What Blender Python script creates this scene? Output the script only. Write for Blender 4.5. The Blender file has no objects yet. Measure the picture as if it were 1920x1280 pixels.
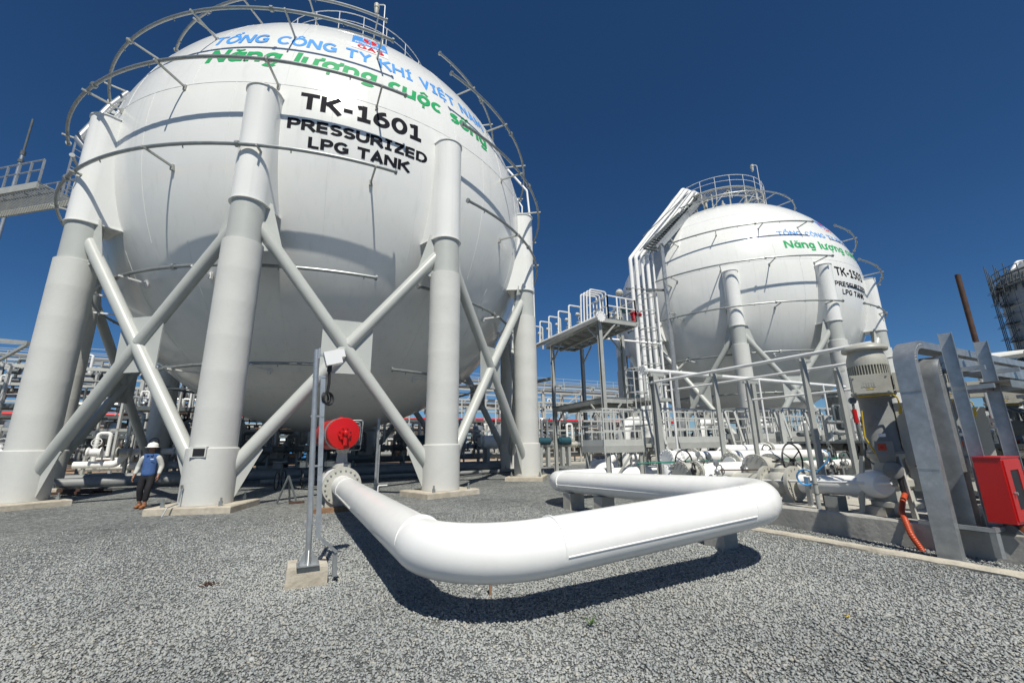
import bpy, bmesh, math, random
import numpy as np
from mathutils import Vector, Matrix

random.seed(7)
C = bpy.context.scene
COL = C.collection
PI = math.pi
rad = math.radians

# ------------------------------------------------------------------ camera
F_PX, TH, ROLL, CAM_H = 796.27, 0.236635, -0.0150312, 1.55
fwd = Vector((0, math.cos(TH), math.sin(TH)))
r0 = Vector((1, 0, 0)); u0 = r0.cross(fwd)
rt = math.cos(ROLL) * r0 + math.sin(ROLL) * u0
up = -math.sin(ROLL) * r0 + math.cos(ROLL) * u0
cam_d = bpy.data.cameras.new('camera')
cam_d.sensor_fit = 'HORIZONTAL'; cam_d.sensor_width = 36.0
cam_d.lens = F_PX / 1920 * 36.0
cam_d.clip_start = 0.05; cam_d.clip_end = 5000
cam = bpy.data.objects.new('camera', cam_d); COL.objects.link(cam)
m = Matrix((rt, up, -fwd)).transposed().to_4x4(); m.translation = (0, 0, CAM_H)
cam.matrix_world = m
C.camera = cam

# ------------------------------------------------------------------ world, sun, exposure
SUN_AZ, SUN_EL = rad(167), rad(55)
w = bpy.data.worlds.new('World'); C.world = w; w.use_nodes = True
nt = w.node_tree; bg = nt.nodes['Background']
sky = nt.nodes.new('ShaderNodeTexSky'); sky.sky_type = 'NISHITA'
sky.sun_disc = False; sky.sun_elevation = SUN_EL; sky.sun_rotation = SUN_AZ
sky.altitude = 1800; sky.air_density = 1.0; sky.dust_density = 0.5; sky.ozone_density = 10.0
hs = nt.nodes.new('ShaderNodeHueSaturation'); hs.inputs['Saturation'].default_value = 1.10; hs.inputs['Hue'].default_value = 0.498
nt.links.new(sky.outputs[0], hs.inputs['Color']); nt.links.new(hs.outputs[0], bg.inputs[0])
bg.inputs[1].default_value = 0.058
sl = bpy.data.lights.new('sun', 'SUN'); sl.energy = 4.3; sl.angle = rad(0.5); sl.color = (1.0, 0.955, 0.85)
so = bpy.data.objects.new('sun', sl); COL.objects.link(so)
sdir = Vector((math.sin(SUN_AZ) * math.cos(SUN_EL), math.cos(SUN_AZ) * math.cos(SUN_EL), math.sin(SUN_EL)))
so.rotation_euler = sdir.to_track_quat('Z', 'Y').to_euler()
so.location = sdir * 60
C.view_settings.view_transform = 'Standard'; C.view_settings.look = 'None'
C.view_settings.exposure = 0.24; C.view_settings.gamma = 1.0
C.cycles.use_denoising = True
C.cycles.max_bounces = 6

# ------------------------------------------------------------------ plant grid: a runs away to the left, b away to the right
A = Vector((-.454, .891, 0)).normalized(); B = Vector((.891, .454, 0)).normalized()
Z = Vector((0, 0, 1)); O = Vector((0, 0, CAM_H))
def G(pa, pb, z=0.0): return A * pa + B * pb + Z * z
def ray(u, v):
    return (rt * ((u - 960) / F_PX) - up * ((v - 640) / F_PX) + fwd).normalized()
def Q(u, v, z=0.0): d = ray(u, v); return O + d * ((z - CAM_H) / d.z)          # surveyed point at a height
def PB(u, v, k): d = ray(u, v); return O + d * (k / d.dot(B))                   # ... on a wall of the plant grid
def PA(u, v, k): d = ray(u, v); return O + d * (k / d.dot(A))
def PY(u, v, y): d = ray(u, v); return O + d * (y / d.y)

# ------------------------------------------------------------------ materials
def mat(name, col, rough=.5, metal=0., var=.08, scale=3., bump=0., bscale=40., coat=0., streak=0., dirt=None, dirt_amt=0., dirt_scale=1.5):
    m = bpy.data.materials.new(name); m.use_nodes = True
    t = m.node_tree; n = t.nodes; L = t.links; p = n['Principled BSDF']
    p.inputs['Roughness'].default_value = rough; p.inputs['Metallic'].default_value = metal
    p.inputs['Coat Weight'].default_value = coat; p.inputs['Coat Roughness'].default_value = .08
    tc = n.new('ShaderNodeTexCoord')
    ns = n.new('ShaderNodeTexNoise'); ns.inputs['Scale'].default_value = scale; ns.inputs['Detail'].default_value = 6
    L.new(tc.outputs['Object'], ns.inputs['Vector'])
    mr = n.new('ShaderNodeMapRange'); mr.inputs[1].default_value = .3; mr.inputs[2].default_value = .7
    mr.inputs[3].default_value = 1 - var; mr.inputs[4].default_value = 1 + var
    L.new(ns.outputs['Fac'], mr.inputs[0])
    mx = n.new('ShaderNodeMix'); mx.data_type = 'RGBA'; mx.blend_type = 'MULTIPLY'; mx.inputs[0].default_value = 1
    mx.inputs[6].default_value = (*col, 1); L.new(mr.outputs[0], mx.inputs[7])
    out = mx.outputs[2]
    if streak > 0:
        mp = n.new('ShaderNodeMapping'); mp.inputs['Scale'].default_value = (1.6, 1.6, .06); L.new(tc.outputs['Object'], mp.inputs[0])
        n2 = n.new('ShaderNodeTexNoise'); n2.inputs['Scale'].default_value = 3; n2.inputs['Detail'].default_value = 5; L.new(mp.outputs[0], n2.inputs['Vector'])
        r2 = n.new('ShaderNodeMapRange'); r2.inputs[1].default_value = .55; r2.inputs[2].default_value = .8; r2.inputs[3].default_value = 1; r2.inputs[4].default_value = 1 - streak
        L.new(n2.outputs['Fac'], r2.inputs[0])
        m2 = n.new('ShaderNodeMix'); m2.data_type = 'RGBA'; m2.blend_type = 'MULTIPLY'; m2.inputs[0].default_value = 1
        L.new(out, m2.inputs[6]); L.new(r2.outputs[0], m2.inputs[7]); out = m2.outputs[2]
    if dirt:
        n3 = n.new('ShaderNodeTexNoise'); n3.inputs['Scale'].default_value = dirt_scale; n3.inputs['Detail'].default_value = 8; n3.inputs['Roughness'].default_value = .65
        L.new(tc.outputs['Object'], n3.inputs['Vector'])
        r3 = n.new('ShaderNodeMapRange'); r3.inputs[1].default_value = .5; r3.inputs[2].default_value = .72; r3.inputs[3].default_value = 0; r3.inputs[4].default_value = dirt_amt
        L.new(n3.outputs['Fac'], r3.inputs[0])
        m3 = n.new('ShaderNodeMix'); m3.data_type = 'RGBA'; L.new(r3.outputs[0], m3.inputs[0]); L.new(out, m3.inputs[6]); m3.inputs[7].default_value = (*dirt, 1); out = m3.outputs[2]
    L.new(out, p.inputs['Base Color'])
    if bump > 0:
        nb = n.new('ShaderNodeTexNoise'); nb.inputs['Scale'].default_value = bscale; nb.inputs['Detail'].default_value = 5; L.new(tc.outputs['Object'], nb.inputs['Vector'])
        bp = n.new('ShaderNodeBump'); bp.inputs['Strength'].default_value = bump; bp.inputs['Distance'].default_value = .02
        L.new(nb.outputs['Fac'], bp.inputs['Height']); L.new(bp.outputs[0], p.inputs['Normal'])
    return m
M = {}
M['tank'] = mat('tank_white_paint', (.77, .775, .75), .18, var=.03, scale=.6, bump=.06, bscale=.9, streak=.09)
M['pipe'] = mat('white_pipe_paint', (.85, .85, .83), .22, var=.025, scale=2, bump=.06, bscale=4, dirt=(.66, .63, .56), dirt_amt=.22, dirt_scale=1.1, streak=.05)
M['whitesteel'] = mat('white_steel', (.74, .74, .73), .4, var=.05)
M['grey'] = mat('grey_column_paint', (.46, .475, .45), .35, var=.04, scale=2)
M['fire'] = mat('fireproofing', (.56, .565, .54), .7, var=.05, scale=1.5, bump=.25, bscale=9, dirt=(.42, .41, .38), dirt_amt=.25)
M['galv'] = mat('galvanised', (.42, .44, .45), .38, metal=.65, var=.16, scale=6, dirt=(.62, .64, .66), dirt_amt=.5, dirt_scale=9)
M['galvd'] = mat('galvanised_dull', (.30, .32, .32), .42, metal=.5, var=.15, scale=5)
M['steel'] = mat('grey_structural', (.36, .37, .35), .5, var=.08)
M['steelL'] = mat('pale_grey_steel', (.46, .47, .45), .5, var=.06)
M['dark'] = mat('dark_steel', (.10, .115, .12), .5, var=.2)
M['red'] = mat('red_paint', (.50, .008, .008), .3, var=.05)
M['redp'] = mat('red_pipe_paint', (.55, .02, .03), .4, var=.08)
M['conc'] = mat('concrete', (.45, .43, .38), .9, var=.12, scale=4, bump=.35, bscale=22, dirt=(.27, .25, .21), dirt_amt=.55)
M['conc2'] = mat('stained_concrete', (.44, .395, .32), .92, var=.15, scale=5, bump=.5, bscale=18, dirt=(.55, .52, .46), dirt_amt=.8, dirt_scale=2.5)
M['concd'] = mat('damp_concrete', (.42, .41, .375), .9, var=.14, scale=3, bump=.3, bscale=16, dirt=(.17, .165, .15), dirt_amt=.7, dirt_scale=3, streak=.25)
M['slab'] = mat('slab_concrete', (.42, .40, .35), .9, var=.12, scale=1.2, bump=.2, bscale=12, dirt=(.3, .29, .26), dirt_amt=.5)
M['kerb'] = mat('kerb_concrete', (.50, .46, .38), .92, var=.12, scale=5, bump=.5, bscale=25, dirt=(.36, .32, .26), dirt_amt=.6)
M['rust'] = mat('rusty_steel', (.07, .036, .024), .75, var=.3, scale=9, bump=.2)
M['wood'] = mat('wood', (.22, .13, .075), .8, var=.25, scale=8)
M['black'] = mat('black_rubber', (.015, .015, .017), .5, var=.1)
M['cream'] = mat('cream_machine_paint', (.42, .415, .365), .45, var=.06, dirt=(.25, .23, .19), dirt_amt=.4, dirt_scale=5, streak=.15)
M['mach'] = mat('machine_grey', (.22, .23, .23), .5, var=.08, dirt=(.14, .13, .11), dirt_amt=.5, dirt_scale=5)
M['valve'] = mat('valve_grey', (.44, .435, .39), .5, var=.08, dirt=(.26, .24, .2), dirt_amt=.45, dirt_scale=6)
M['blue'] = mat('blue_paint', (.03, .10, .22), .4, var=.1)
M['teal'] = mat('dark_teal', (.02, .07, .09), .4, var=.1)
M['hose'] = mat('blue_hose', (.04, .28, .62), .35, var=.05)
M['green'] = mat('green_hose', (.02, .22, .15), .4, var=.05)
M['yellow'] = mat('yellow_cable', (.55, .38, .02), .45, var=.05)
M['orange'] = mat('orange_conduit', (.45, .062, .018), .45, var=.06)
M['brick'] = mat('brick_clay', (.42, .13, .06), .85, var=.15, scale=9)
M['txtk'] = mat('black_lettering', (.006, .007, .013), .7, var=.1)
M['txtb'] = mat('blue_lettering', (.09, .32, .74), .5, var=.04)
M['txtg'] = mat('green_lettering', (.03, .36, .13), .5, var=.04)
M['txtr'] = mat('red_lettering', (.60, .02, .03), .35, var=.04)
M['txtw'] = mat('white_lettering', (.80, .80, .80), .4, var=.02)
M['lblue'] = mat('blue_panel', (.05, .26, .65), .4, var=.04)
M['skin'] = mat('skin', (.28, .14, .09), .55, var=.06, scale=20)
M['vest'] = mat('blue_vest', (.045, .105, .27), .85, var=.1, scale=14, bump=.4, bscale=30)
M['shirt'] = mat('grey_shirt', (.50, .50, .47), .85, var=.08, scale=14, bump=.4, bscale=30)
M['trouser'] = mat('dark_trousers', (.012, .012, .015), .85, var=.2)
M['boot'] = mat('tan_boots', (.26, .10, .035), .7, var=.15)
M['helmet'] = mat('white_helmet', (.80, .80, .76), .3, var=.02)
M['earth'] = mat('brown_earth', (.30, .20, .13), .95, var=.2, scale=.5, bump=.4, bscale=3)
M['soil'] = mat('cleared_ground', (.48, .42, .34), .95, var=.15, scale=.3)
M['tower'] = mat('tower_grey', (.34, .35, .35), .6, var=.08)
M['roofw'] = mat('white_roof_sheet', (.72, .72, .68), .5, var=.04)
M['leaf'] = mat('weed_green', (.06, .12, .03), .7, var=.2)
m = bpy.data.materials.new('glass'); m.use_nodes = True; p = m.node_tree.nodes['Principled BSDF']
p.inputs['Base Color'].default_value = (.08, .09, .09, 1); p.inputs['Roughness'].default_value = .06; p.inputs['Alpha'].default_value = .45
M['glass'] = m

for k in ('txtk', 'txtb', 'txtg', 'txtr'): M[k].node_tree.nodes['Principled BSDF'].inputs['Specular IOR Level'].default_value = .12
# gravel: crushed grey stone
def gravel_mat():
    m = bpy.data.materials.new('gravel'); m.use_nodes = True; t = m.node_tree; n = t.nodes; L = t.links; p = n['Principled BSDF']
    p.inputs['Roughness'].default_value = .9; p.inputs['Specular IOR Level'].default_value = .25
    tc = n.new('ShaderNodeTexCoord')
    def vor(sc, feat='F1'):
        v = n.new('ShaderNodeTexVoronoi'); v.inputs['Scale'].default_value = sc; v.feature = feat; L.new(tc.outputs['Object'], v.inputs['Vector']); return v
    v1 = vor(40); v2 = vor(73)
    cr = n.new('ShaderNodeValToRGB'); e = cr.color_ramp.elements
    e[0].position = 0; e[0].color = (.23, .25, .25, 1); e[1].position = 1; e[1].color = (.52, .535, .52, 1)
    x = cr.color_ramp.elements.new(.5); x.color = (.37, .39, .385, 1)
    sp = n.new('ShaderNodeSeparateColor'); L.new(v1.outputs['Color'], sp.inputs[0]); L.new(sp.outputs[0], cr.inputs[0])
    ns = n.new('ShaderNodeTexNoise'); ns.inputs['Scale'].default_value = .45; ns.inputs['Detail'].default_value = 7; L.new(tc.outputs['Object'], ns.inputs['Vector'])
    mr = n.new('ShaderNodeMapRange'); mr.inputs[1].default_value = .3; mr.inputs[2].default_value = .7; mr.inputs[3].default_value = .70; mr.inputs[4].default_value = 1.06
    L.new(ns.outputs['Fac'], mr.inputs[0])
    mx = n.new('ShaderNodeMix'); mx.data_type = 'RGBA'; mx.blend_type = 'MULTIPLY'; mx.inputs[0].default_value = 1
    L.new(cr.outputs[0], mx.inputs[6]); L.new(mr.outputs[0], mx.inputs[7])
    v3 = vor(13); s3 = n.new('ShaderNodeSeparateColor'); L.new(v3.outputs['Color'], s3.inputs[0])
    r3 = n.new('ShaderNodeMapRange'); r3.inputs[3].default_value = .66; r3.inputs[4].default_value = 1.34; L.new(s3.outputs[1], r3.inputs[0])
    m4 = n.new('ShaderNodeMix'); m4.data_type = 'RGBA'; m4.blend_type = 'MULTIPLY'; m4.inputs[0].default_value = 1; L.new(mx.outputs[2], m4.inputs[6]); L.new(r3.outputs[0], m4.inputs[7]); mx = m4
    # gaps between stones
    ve = vor(40, 'DISTANCE_TO_EDGE'); rg = n.new('ShaderNodeMapRange'); rg.inputs[1].default_value = 0; rg.inputs[2].default_value = .12; rg.inputs[3].default_value = .45; rg.inputs[4].default_value = 1
    L.new(ve.outputs['Distance'], rg.inputs[0])
    m2 = n.new('ShaderNodeMix'); m2.data_type = 'RGBA'; m2.blend_type = 'MULTIPLY'; m2.inputs[0].default_value = 1
    L.new(mx.outputs[2], m2.inputs[6]); L.new(rg.outputs[0], m2.inputs[7]); pass
    nd = n.new('ShaderNodeTexNoise'); nd.inputs['Scale'].default_value = .22; nd.inputs['Detail'].default_value = 9; nd.inputs['Roughness'].default_value = .62; L.new(tc.outputs['Object'], nd.inputs['Vector'])
    rd_ = n.new('ShaderNodeMapRange'); rd_.inputs[1].default_value = .48; rd_.inputs[2].default_value = .72; rd_.inputs[3].default_value = 0; rd_.inputs[4].default_value = .32; L.new(nd.outputs['Fac'], rd_.inputs[0])
    md = n.new('ShaderNodeMix'); md.data_type = 'RGBA'; L.new(rd_.outputs[0], md.inputs[0]); L.new(m2.outputs[2], md.inputs[6]); md.inputs[7].default_value = (.42, .40, .345, 1); L.new(md.outputs[2], p.inputs['Base Color'])
    ad = n.new('ShaderNodeMath'); ad.operation = 'ADD'; L.new(v1.outputs['Distance'], ad.inputs[0]); L.new(v2.outputs['Distance'], ad.inputs[1])
    bp = n.new('ShaderNodeBump'); bp.inputs['Strength'].default_value = 1; bp.inputs['Distance'].default_value = .03; bp.invert = True
    L.new(ad.outputs[0], bp.inputs['Height']); L.new(bp.outputs[0], p.inputs['Normal'])
    return m
M['gravel'] = gravel_mat()
def stone_mat():
    m = bpy.data.materials.new('loose_stone'); m.use_nodes = True; t = m.node_tree; n = t.nodes; L = t.links; p = n['Principled BSDF']
    p.inputs['Roughness'].default_value = .9; p.inputs['Specular IOR Level'].default_value = .25
    g = n.new('ShaderNodeNewGeometry'); cr = n.new('ShaderNodeValToRGB'); e = cr.color_ramp.elements
    e[0].position = 0; e[0].color = (.31, .33, .33, 1); e[1].position = 1; e[1].color = (.54, .55, .53, 1)
    for ps, c in ((.45, (.37, .39, .388, 1)), (.85, (.44, .455, .445, 1)), (.97, (.46, .43, .37, 1))):
        x = cr.color_ramp.elements.new(ps); x.color = c
    L.new(g.outputs['Random Per Island'], cr.inputs[0])
    tc = n.new('ShaderNodeTexCoord'); ns = n.new('ShaderNodeTexNoise'); ns.inputs['Scale'].default_value = .45; ns.inputs['Detail'].default_value = 7; L.new(tc.outputs['Object'], ns.inputs['Vector'])
    mr = n.new('ShaderNodeMapRange'); mr.inputs[1].default_value = .3; mr.inputs[2].default_value = .7; mr.inputs[3].default_value = .70; mr.inputs[4].default_value = 1.06
    L.new(ns.outputs['Fac'], mr.inputs[0])
    mx = n.new('ShaderNodeMix'); mx.data_type = 'RGBA'; mx.blend_type = 'MULTIPLY'; mx.inputs[0].default_value = 1
    L.new(cr.outputs[0], mx.inputs[6]); L.new(mr.outputs[0], mx.inputs[7])
    nd = n.new('ShaderNodeTexNoise'); nd.inputs['Scale'].default_value = .22; nd.inputs['Detail'].default_value = 9; nd.inputs['Roughness'].default_value = .62; L.new(tc.outputs['Object'], nd.inputs['Vector'])
    rd_ = n.new('ShaderNodeMapRange'); rd_.inputs[1].default_value = .48; rd_.inputs[2].default_value = .72; rd_.inputs[3].default_value = 0; rd_.inputs[4].default_value = .32; L.new(nd.outputs['Fac'], rd_.inputs[0])
    md = n.new('ShaderNodeMix'); md.data_type = 'RGBA'; L.new(rd_.outputs[0], md.inputs[0]); L.new(mx.outputs[2], md.inputs[6]); md.inputs[7].default_value = (.42, .40, .345, 1); L.new(md.outputs[2], p.inputs['Base Color'])
    return m
M['stone'] = stone_mat()

# ------------------------------------------------------------------ mesh builder
def frame_of(d):
    d = d.normalized(); h = Z if abs(d.z) < .95 else Vector((1, 0, 0))
    x = d.cross(h).normalized(); return x, x.cross(d).normalized()
class MB:
    def __init__(s): s.v = []; s.f = []
    def add(s, vs, fs):
        k = len(s.v); s.v += [Vector(v) for v in vs]; s.f += [[i + k for i in f] for f in fs]; return s
    def obox(s, c, ax, ay, az):
        c = Vector(c); vs = [c + ax * i + ay * j + az * k for k in (-1, 1) for j in (-1, 1) for i in (-1, 1)]
        return s.add(vs, [(0, 2, 3, 1), (4, 5, 7, 6), (0, 1, 5, 4), (2, 6, 7, 3), (0, 4, 6, 2), (1, 3, 7, 5)])
    def box(s, c, sx, sy, sz, x=None, y=None):     # full sizes, plant-grid axes by default (x along b, y along a)
        x = (x or B); y = (y or A); return s.obox(c, x * (sx / 2), y * (sy / 2), Z * (sz / 2))
    def bar(s, p, q, w, h, side=None):             # rectangular bar, w across, h high
        p, q = Vector(p), Vector(q); d = (q - p); n = d.normalized()
        if side is None:
            x, y = frame_of(n)
        else:
            x = (Vector(side) - n * n.dot(Vector(side))).normalized(); y = n.cross(x)
        return s.obox((p + q) / 2, x * (w / 2), y * (h / 2), d / 2)
    def hbeam(s, p, q, w, h, side=None, t=.012):   # I section: two flanges and a web
        p, q = Vector(p), Vector(q); n = (q - p).normalized()
        if side is None: x, y = frame_of(n)
        else:
            x = (Vector(side) - n * n.dot(Vector(side))).normalized(); y = n.cross(x)
        for sg in (-1, 1): s.obox((p + q) / 2 + y * sg * (h / 2 - t / 2), x * (w / 2), y * (t / 2), (q - p) / 2)
        return s.obox((p + q) / 2, x * (t / 2), y * (h / 2 - t), (q - p) / 2)
    def channel(s, p, q, w, d, side, t=.008):      # U section: web across `side`, flanges pointing to n x side
        p, q = Vector(p), Vector(q); n = (q - p).normalized(); x = (Vector(side) - n * n.dot(Vector(side))).normalized(); y = n.cross(x)
        s.obox((p + q) / 2 + y * (t / 2), x * (w / 2), y * (t / 2), (q - p) / 2)
        for sg in (-1, 1): s.obox((p + q) / 2 + y * ((t + d) / 2) + x * sg * (w / 2 - t / 2), x * (t / 2), y * ((d - t) / 2), (q - p) / 2)
        return s
    def tube(s, pts, r, n=10, closed=False, caps=True):
        pts = [Vector(p) for p in pts]; k = len(pts); rs = r if hasattr(r, '__len__') else [r] * k
        tg = []
        for i in range(k):
            a = pts[(i - 1) % k] if (closed or i > 0) else pts[i]; b = pts[(i + 1) % k] if (closed or i < k - 1) else pts[i]
            tg.append((b - a).normalized())
        x, y = frame_of(tg[0]); vs = []
        for i in range(k):
            x = (x - tg[i] * x.dot(tg[i])).normalized(); y = x.cross(tg[i])
            sc = 1.0
            vs += [pts[i] + (x * math.cos(2 * PI * j / n) + y * math.sin(2 * PI * j / n)) * rs[i] * sc for j in range(n)]
        fs = []
        for i in range(k if closed else k - 1):
            i2 = (i + 1) % k
            fs += [(i * n + j, i2 * n + j, i2 * n + (j + 1) % n, i * n + (j + 1) % n) for j in range(n)]
        if caps and not closed:
            fs += [tuple(range(n)), tuple((k - 1) * n + j for j in range(n - 1, -1, -1))]
        return s.add(vs, fs)
    def cyl(s, p, q, r, n=16, r2=None): return s.tube([p, q], [r, r if r2 is None else r2], n)
    def ring(s, c, axis, R, r, N=28, n=8, a0=0., a1=None):
        x, y = frame_of(Vector(axis)); c = Vector(c)
        if a1 is None: return s.tube([c + (x * math.cos(2 * PI * i / N) + y * math.sin(2 * PI * i / N)) * R for i in range(N)], r, n, closed=True)
        return s.tube([c + (x * math.cos(a0 + (a1 - a0) * i / N) + y * math.sin(a0 + (a1 - a0) * i / N)) * R for i in range(N + 1)], r, n)
    def lathe(s, prof, o=(0, 0, 0), axis=(0, 0, 1), n=24):
        o = Vector(o); d = Vector(axis).normalized(); x, y = frame_of(d)
        vs = []; fs = []; k = len(prof)
        for (r, h) in prof:
            vs += [o + d * h + (x * math.cos(2 * PI * j / n) + y * math.sin(2 * PI * j / n)) * max(r, 1e-4) for j in range(n)]
        for i in range(k - 1):
            fs += [(i * n + j, i * n + (j + 1) % n, (i + 1) * n + (j + 1) % n, (i + 1) * n + j) for j in range(n)]
        fs += [tuple(range(n - 1, -1, -1)), tuple((k - 1) * n + j for j in range(n))]
        return s.add(vs, fs)
    def sphere(s, c, r, n=20, m=12, sq=(1, 1, 1)):
        c = Vector(c); k0 = len(s.v)
        s.lathe([(r * math.sin(PI * i / m), -r * math.cos(PI * i / m)) for i in range(m + 1)], c, (0, 0, 1), n)
        for i in range(k0, len(s.v)):
            d = s.v[i] - c; s.v[i] = c + Vector((d.x * sq[0], d.y * sq[1], d.z * sq[2]))
        return s
    def prism(s, poly, vec):
        poly = [Vector(p) for p in poly]; n = len(poly); v = Vector(vec)
        return s.add(poly + [p + v for p in poly], [tuple(range(n - 1, -1, -1)), tuple(range(n, 2 * n))] + [(i, (i + 1) % n, n + (i + 1) % n, n + i) for i in range(n)])
    def flange(s, p, axis, r, t=.06, nb=12, br=.018, n=28):     # disc with bolts, centred on p
        p = Vector(p); d = Vector(axis).normalized(); x, y = frame_of(d)
        s.cyl(p - d * t / 2, p + d * t / 2, r, n)
        for i in range(nb):
            q = p + (x * math.cos(2 * PI * (i + .5) / nb) + y * math.sin(2 * PI * (i + .5) / nb)) * r * .86
            s.cyl(q - d * (t / 2 + br * 1.6), q + d * (t / 2 + br * 1.6), br, 6)
        return s
    def build(s, name, mt, parent=None, sharp=35, smooth=True, label=None):
        org = Vector((0, 0, 0))
        q = parent
        while q is not None:
            org = org + Vector(q.location); q = q.parent
        me = bpy.data.meshes.new(name)
        me.from_pydata([tuple(v - org) for v in s.v], [], s.f); me.update()
        if smooth:
            me.polygons.foreach_set('use_smooth', [True] * len(me.polygons)); me.set_sharp_from_angle(angle=rad(sharp))
        me.materials.append(M[mt] if isinstance(mt, str) else mt)
        o = bpy.data.objects.new(name, me); COL.objects.link(o)
        if parent is not None: o.parent = parent
        if label: o['label'] = label
        return o
def tag(o, label, cat, group=None):
    o['label'] = label; o['category'] = cat
    if group: o['group'] = group
    return o
def thing(name, label, cat, loc=(0, 0, 0), group=None):
    o = bpy.data.objects.new(name, None); COL.objects.link(o); o.location = loc; o.empty_display_size = .2
    return tag(o, label, cat, group)
def struct(o): o['kind'] = 'structure'; return o
def kids(o): return [c for c in bpy.data.objects if c.parent == o]
def dup(root, loc, rotz=0., label=None, scale=1.):
    r = root.copy(); COL.objects.link(r); r.location = loc; r.rotation_euler = (0, 0, rotz); r.scale = (scale,) * 3
    if label: r['label'] = label
    for ch in list(root.children):
        c = ch.copy(); COL.objects.link(c); c.parent = r
        for g in list(ch.children):
            d = g.copy(); COL.objects.link(d); d.parent = c
    return r
def rpath(pts, R, k=8):      # polyline with rounded corners
    pts = [Vector(p) for p in pts]; out = [pts[0]]
    for i in range(1, len(pts) - 1):
        p, a, b = pts[i], (pts[i - 1] - pts[i]), (pts[i + 1] - pts[i])
        la, lb = a.length, b.length; a.normalize(); b.normalize()
        ang = a.angle(b)
        if ang > 3.1: continue
        t = min(R / math.tan(ang / 2), la * .49 if i > 1 else la * .95, lb * .49 if i < len(pts) - 2 else lb * .95); rr = t * math.tan(ang / 2)
        bis = (a + b).normalized(); cen = p + bis * (rr / math.sin(ang / 2))
        s0 = p + a * t - cen; s1 = p + b * t - cen; tot = s0.angle(s1); ax = s0.cross(s1).normalized()
        for j in range(k + 1): out.append(cen + Matrix.Rotation(tot * j / k, 3, ax) @ s0)
    out.append(pts[-1]); return out

# ------------------------------------------------------------------ ground
def grid_sheet(name, mt, x0, x1, y0, y1, z):
    b = MB(); b.add([(x0, y0, z), (x1, y0, z), (x1, y1, z), (x0, y1, z)], [(0, 1, 2, 3)])
    return struct(b.build(name, mt, smooth=False))
grid_sheet('gravel_ground', 'gravel', -700, 700, -60, 900, 0)
def patch(name, mt, pts, z0, z1):      # low slab of ground material
    b = MB(); b.prism([(p.x, p.y, z0) for p in pts], (0, 0, z1 - z0)); return struct(b.build(name, mt, smooth=False))
patch('dirt_strip', 'earth', [G(41, -60), G(41, 60), G(60, 90), G(60, -90)], -.02, .02)
patch('cleared_ground', 'soil', [G(37.5, -60), G(37.5, 60), G(40.9, 60), G(40.9, -60)], -.02, .03)
patch('concrete_path', 'slab', [G(32.5, -60), G(32.5, 60), G(34.2, 60), G(34.2, -60)], -.02, .06)
patch('concrete_pad', 'slab', [G(27.5, -28), G(27.5, 26), G(32.2, 26), G(32.2, -28)], -.02, .09)

# loose stones close to the camera, one mesh of many small crushed pieces
def stones():
    rng = np.random.default_rng(3); N = 150000
    d = np.sqrt(rng.uniform(2.3 ** 2, 13.0 ** 2, N * 3)); keep = rng.random(N * 3) < np.clip(1.2 - (d - 4.0) / 7.5, 0, 1) ** 1.3; d = d[keep][:N]
    az = rng.uniform(-1.02, 1.02, len(d)); px = d * np.sin(az); py = d * np.cos(az)
    pb = px * B.x + py * B.y; pa = px * A.x + py * A.y
    ok = ~((pb > 7.34) & (pb < 7.62) & (pa < 5.75)) & (pb < 8.2)
    px, py, d = px[ok], py[ok], d[ok]; n = len(px)
    base = np.array([(-1, -1, -1), (1, -1, -1), (1, 1, -1), (-1, 1, -1), (-1, -1, 1), (1, -1, 1), (1, 1, 1), (-1, 1, 1)], float)
    s = rng.lognormal(0, .22, n) * .0094
    sc = s[:, None] * rng.uniform(.65, 1.35, (n, 3)); sc[:, 2] *= .62
    v = base[None] * rng.uniform(.35, 1.15, (n, 8, 3)) * sc[:, None]
    q = rng.normal(size=(n, 4)); q[:, 1:3] *= .30; q /= np.linalg.norm(q, axis=1)[:, None]; ww, x, y, z = q.T
    R = np.stack([1 - 2 * (y * y + z * z), 2 * (x * y - ww * z), 2 * (x * z + ww * y), 2 * (x * y + ww * z), 1 - 2 * (x * x + z * z), 2 * (y * z - ww * x), 2 * (x * z - ww * y), 2 * (y * z + ww * x), 1 - 2 * (x * x + y * y)], 1).reshape(n, 3, 3)
    v = np.einsum('nij,nkj->nki', R, v); v[:, :, 0] += px[:, None]; v[:, :, 1] += py[:, None]
    v[:, :, 2] += (sc[:, 2] * .55 + rng.uniform(0, .006, n))[:, None]
    quad = np.array([(0, 3, 2, 1), (4, 5, 6, 7), (0, 1, 5, 4), (1, 2, 6, 5), (2, 3, 7, 6), (3, 0, 4, 7)])
    f = (quad[None] + (np.arange(n) * 8)[:, None, None]).reshape(-1)
    me = bpy.data.meshes.new('gravel'); me.vertices.add(n * 8); me.vertices.foreach_set('co', v.reshape(-1))
    me.loops.add(len(f)); me.loops.foreach_set('vertex_index', f.astype(np.int32))
    me.polygons.add(n * 6); me.polygons.foreach_set('loop_start', np.arange(0, len(f), 4, dtype=np.int32))
    me.update(calc_edges=True); me.materials.append(M['stone'])
    o = bpy.data.objects.new('loose_gravel', me); COL.objects.link(o); o['kind'] = 'stuff'
    tag(o, 'loose crushed grey stones covering the ground in front of the white pipe', 'gravel')
stones()

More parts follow.
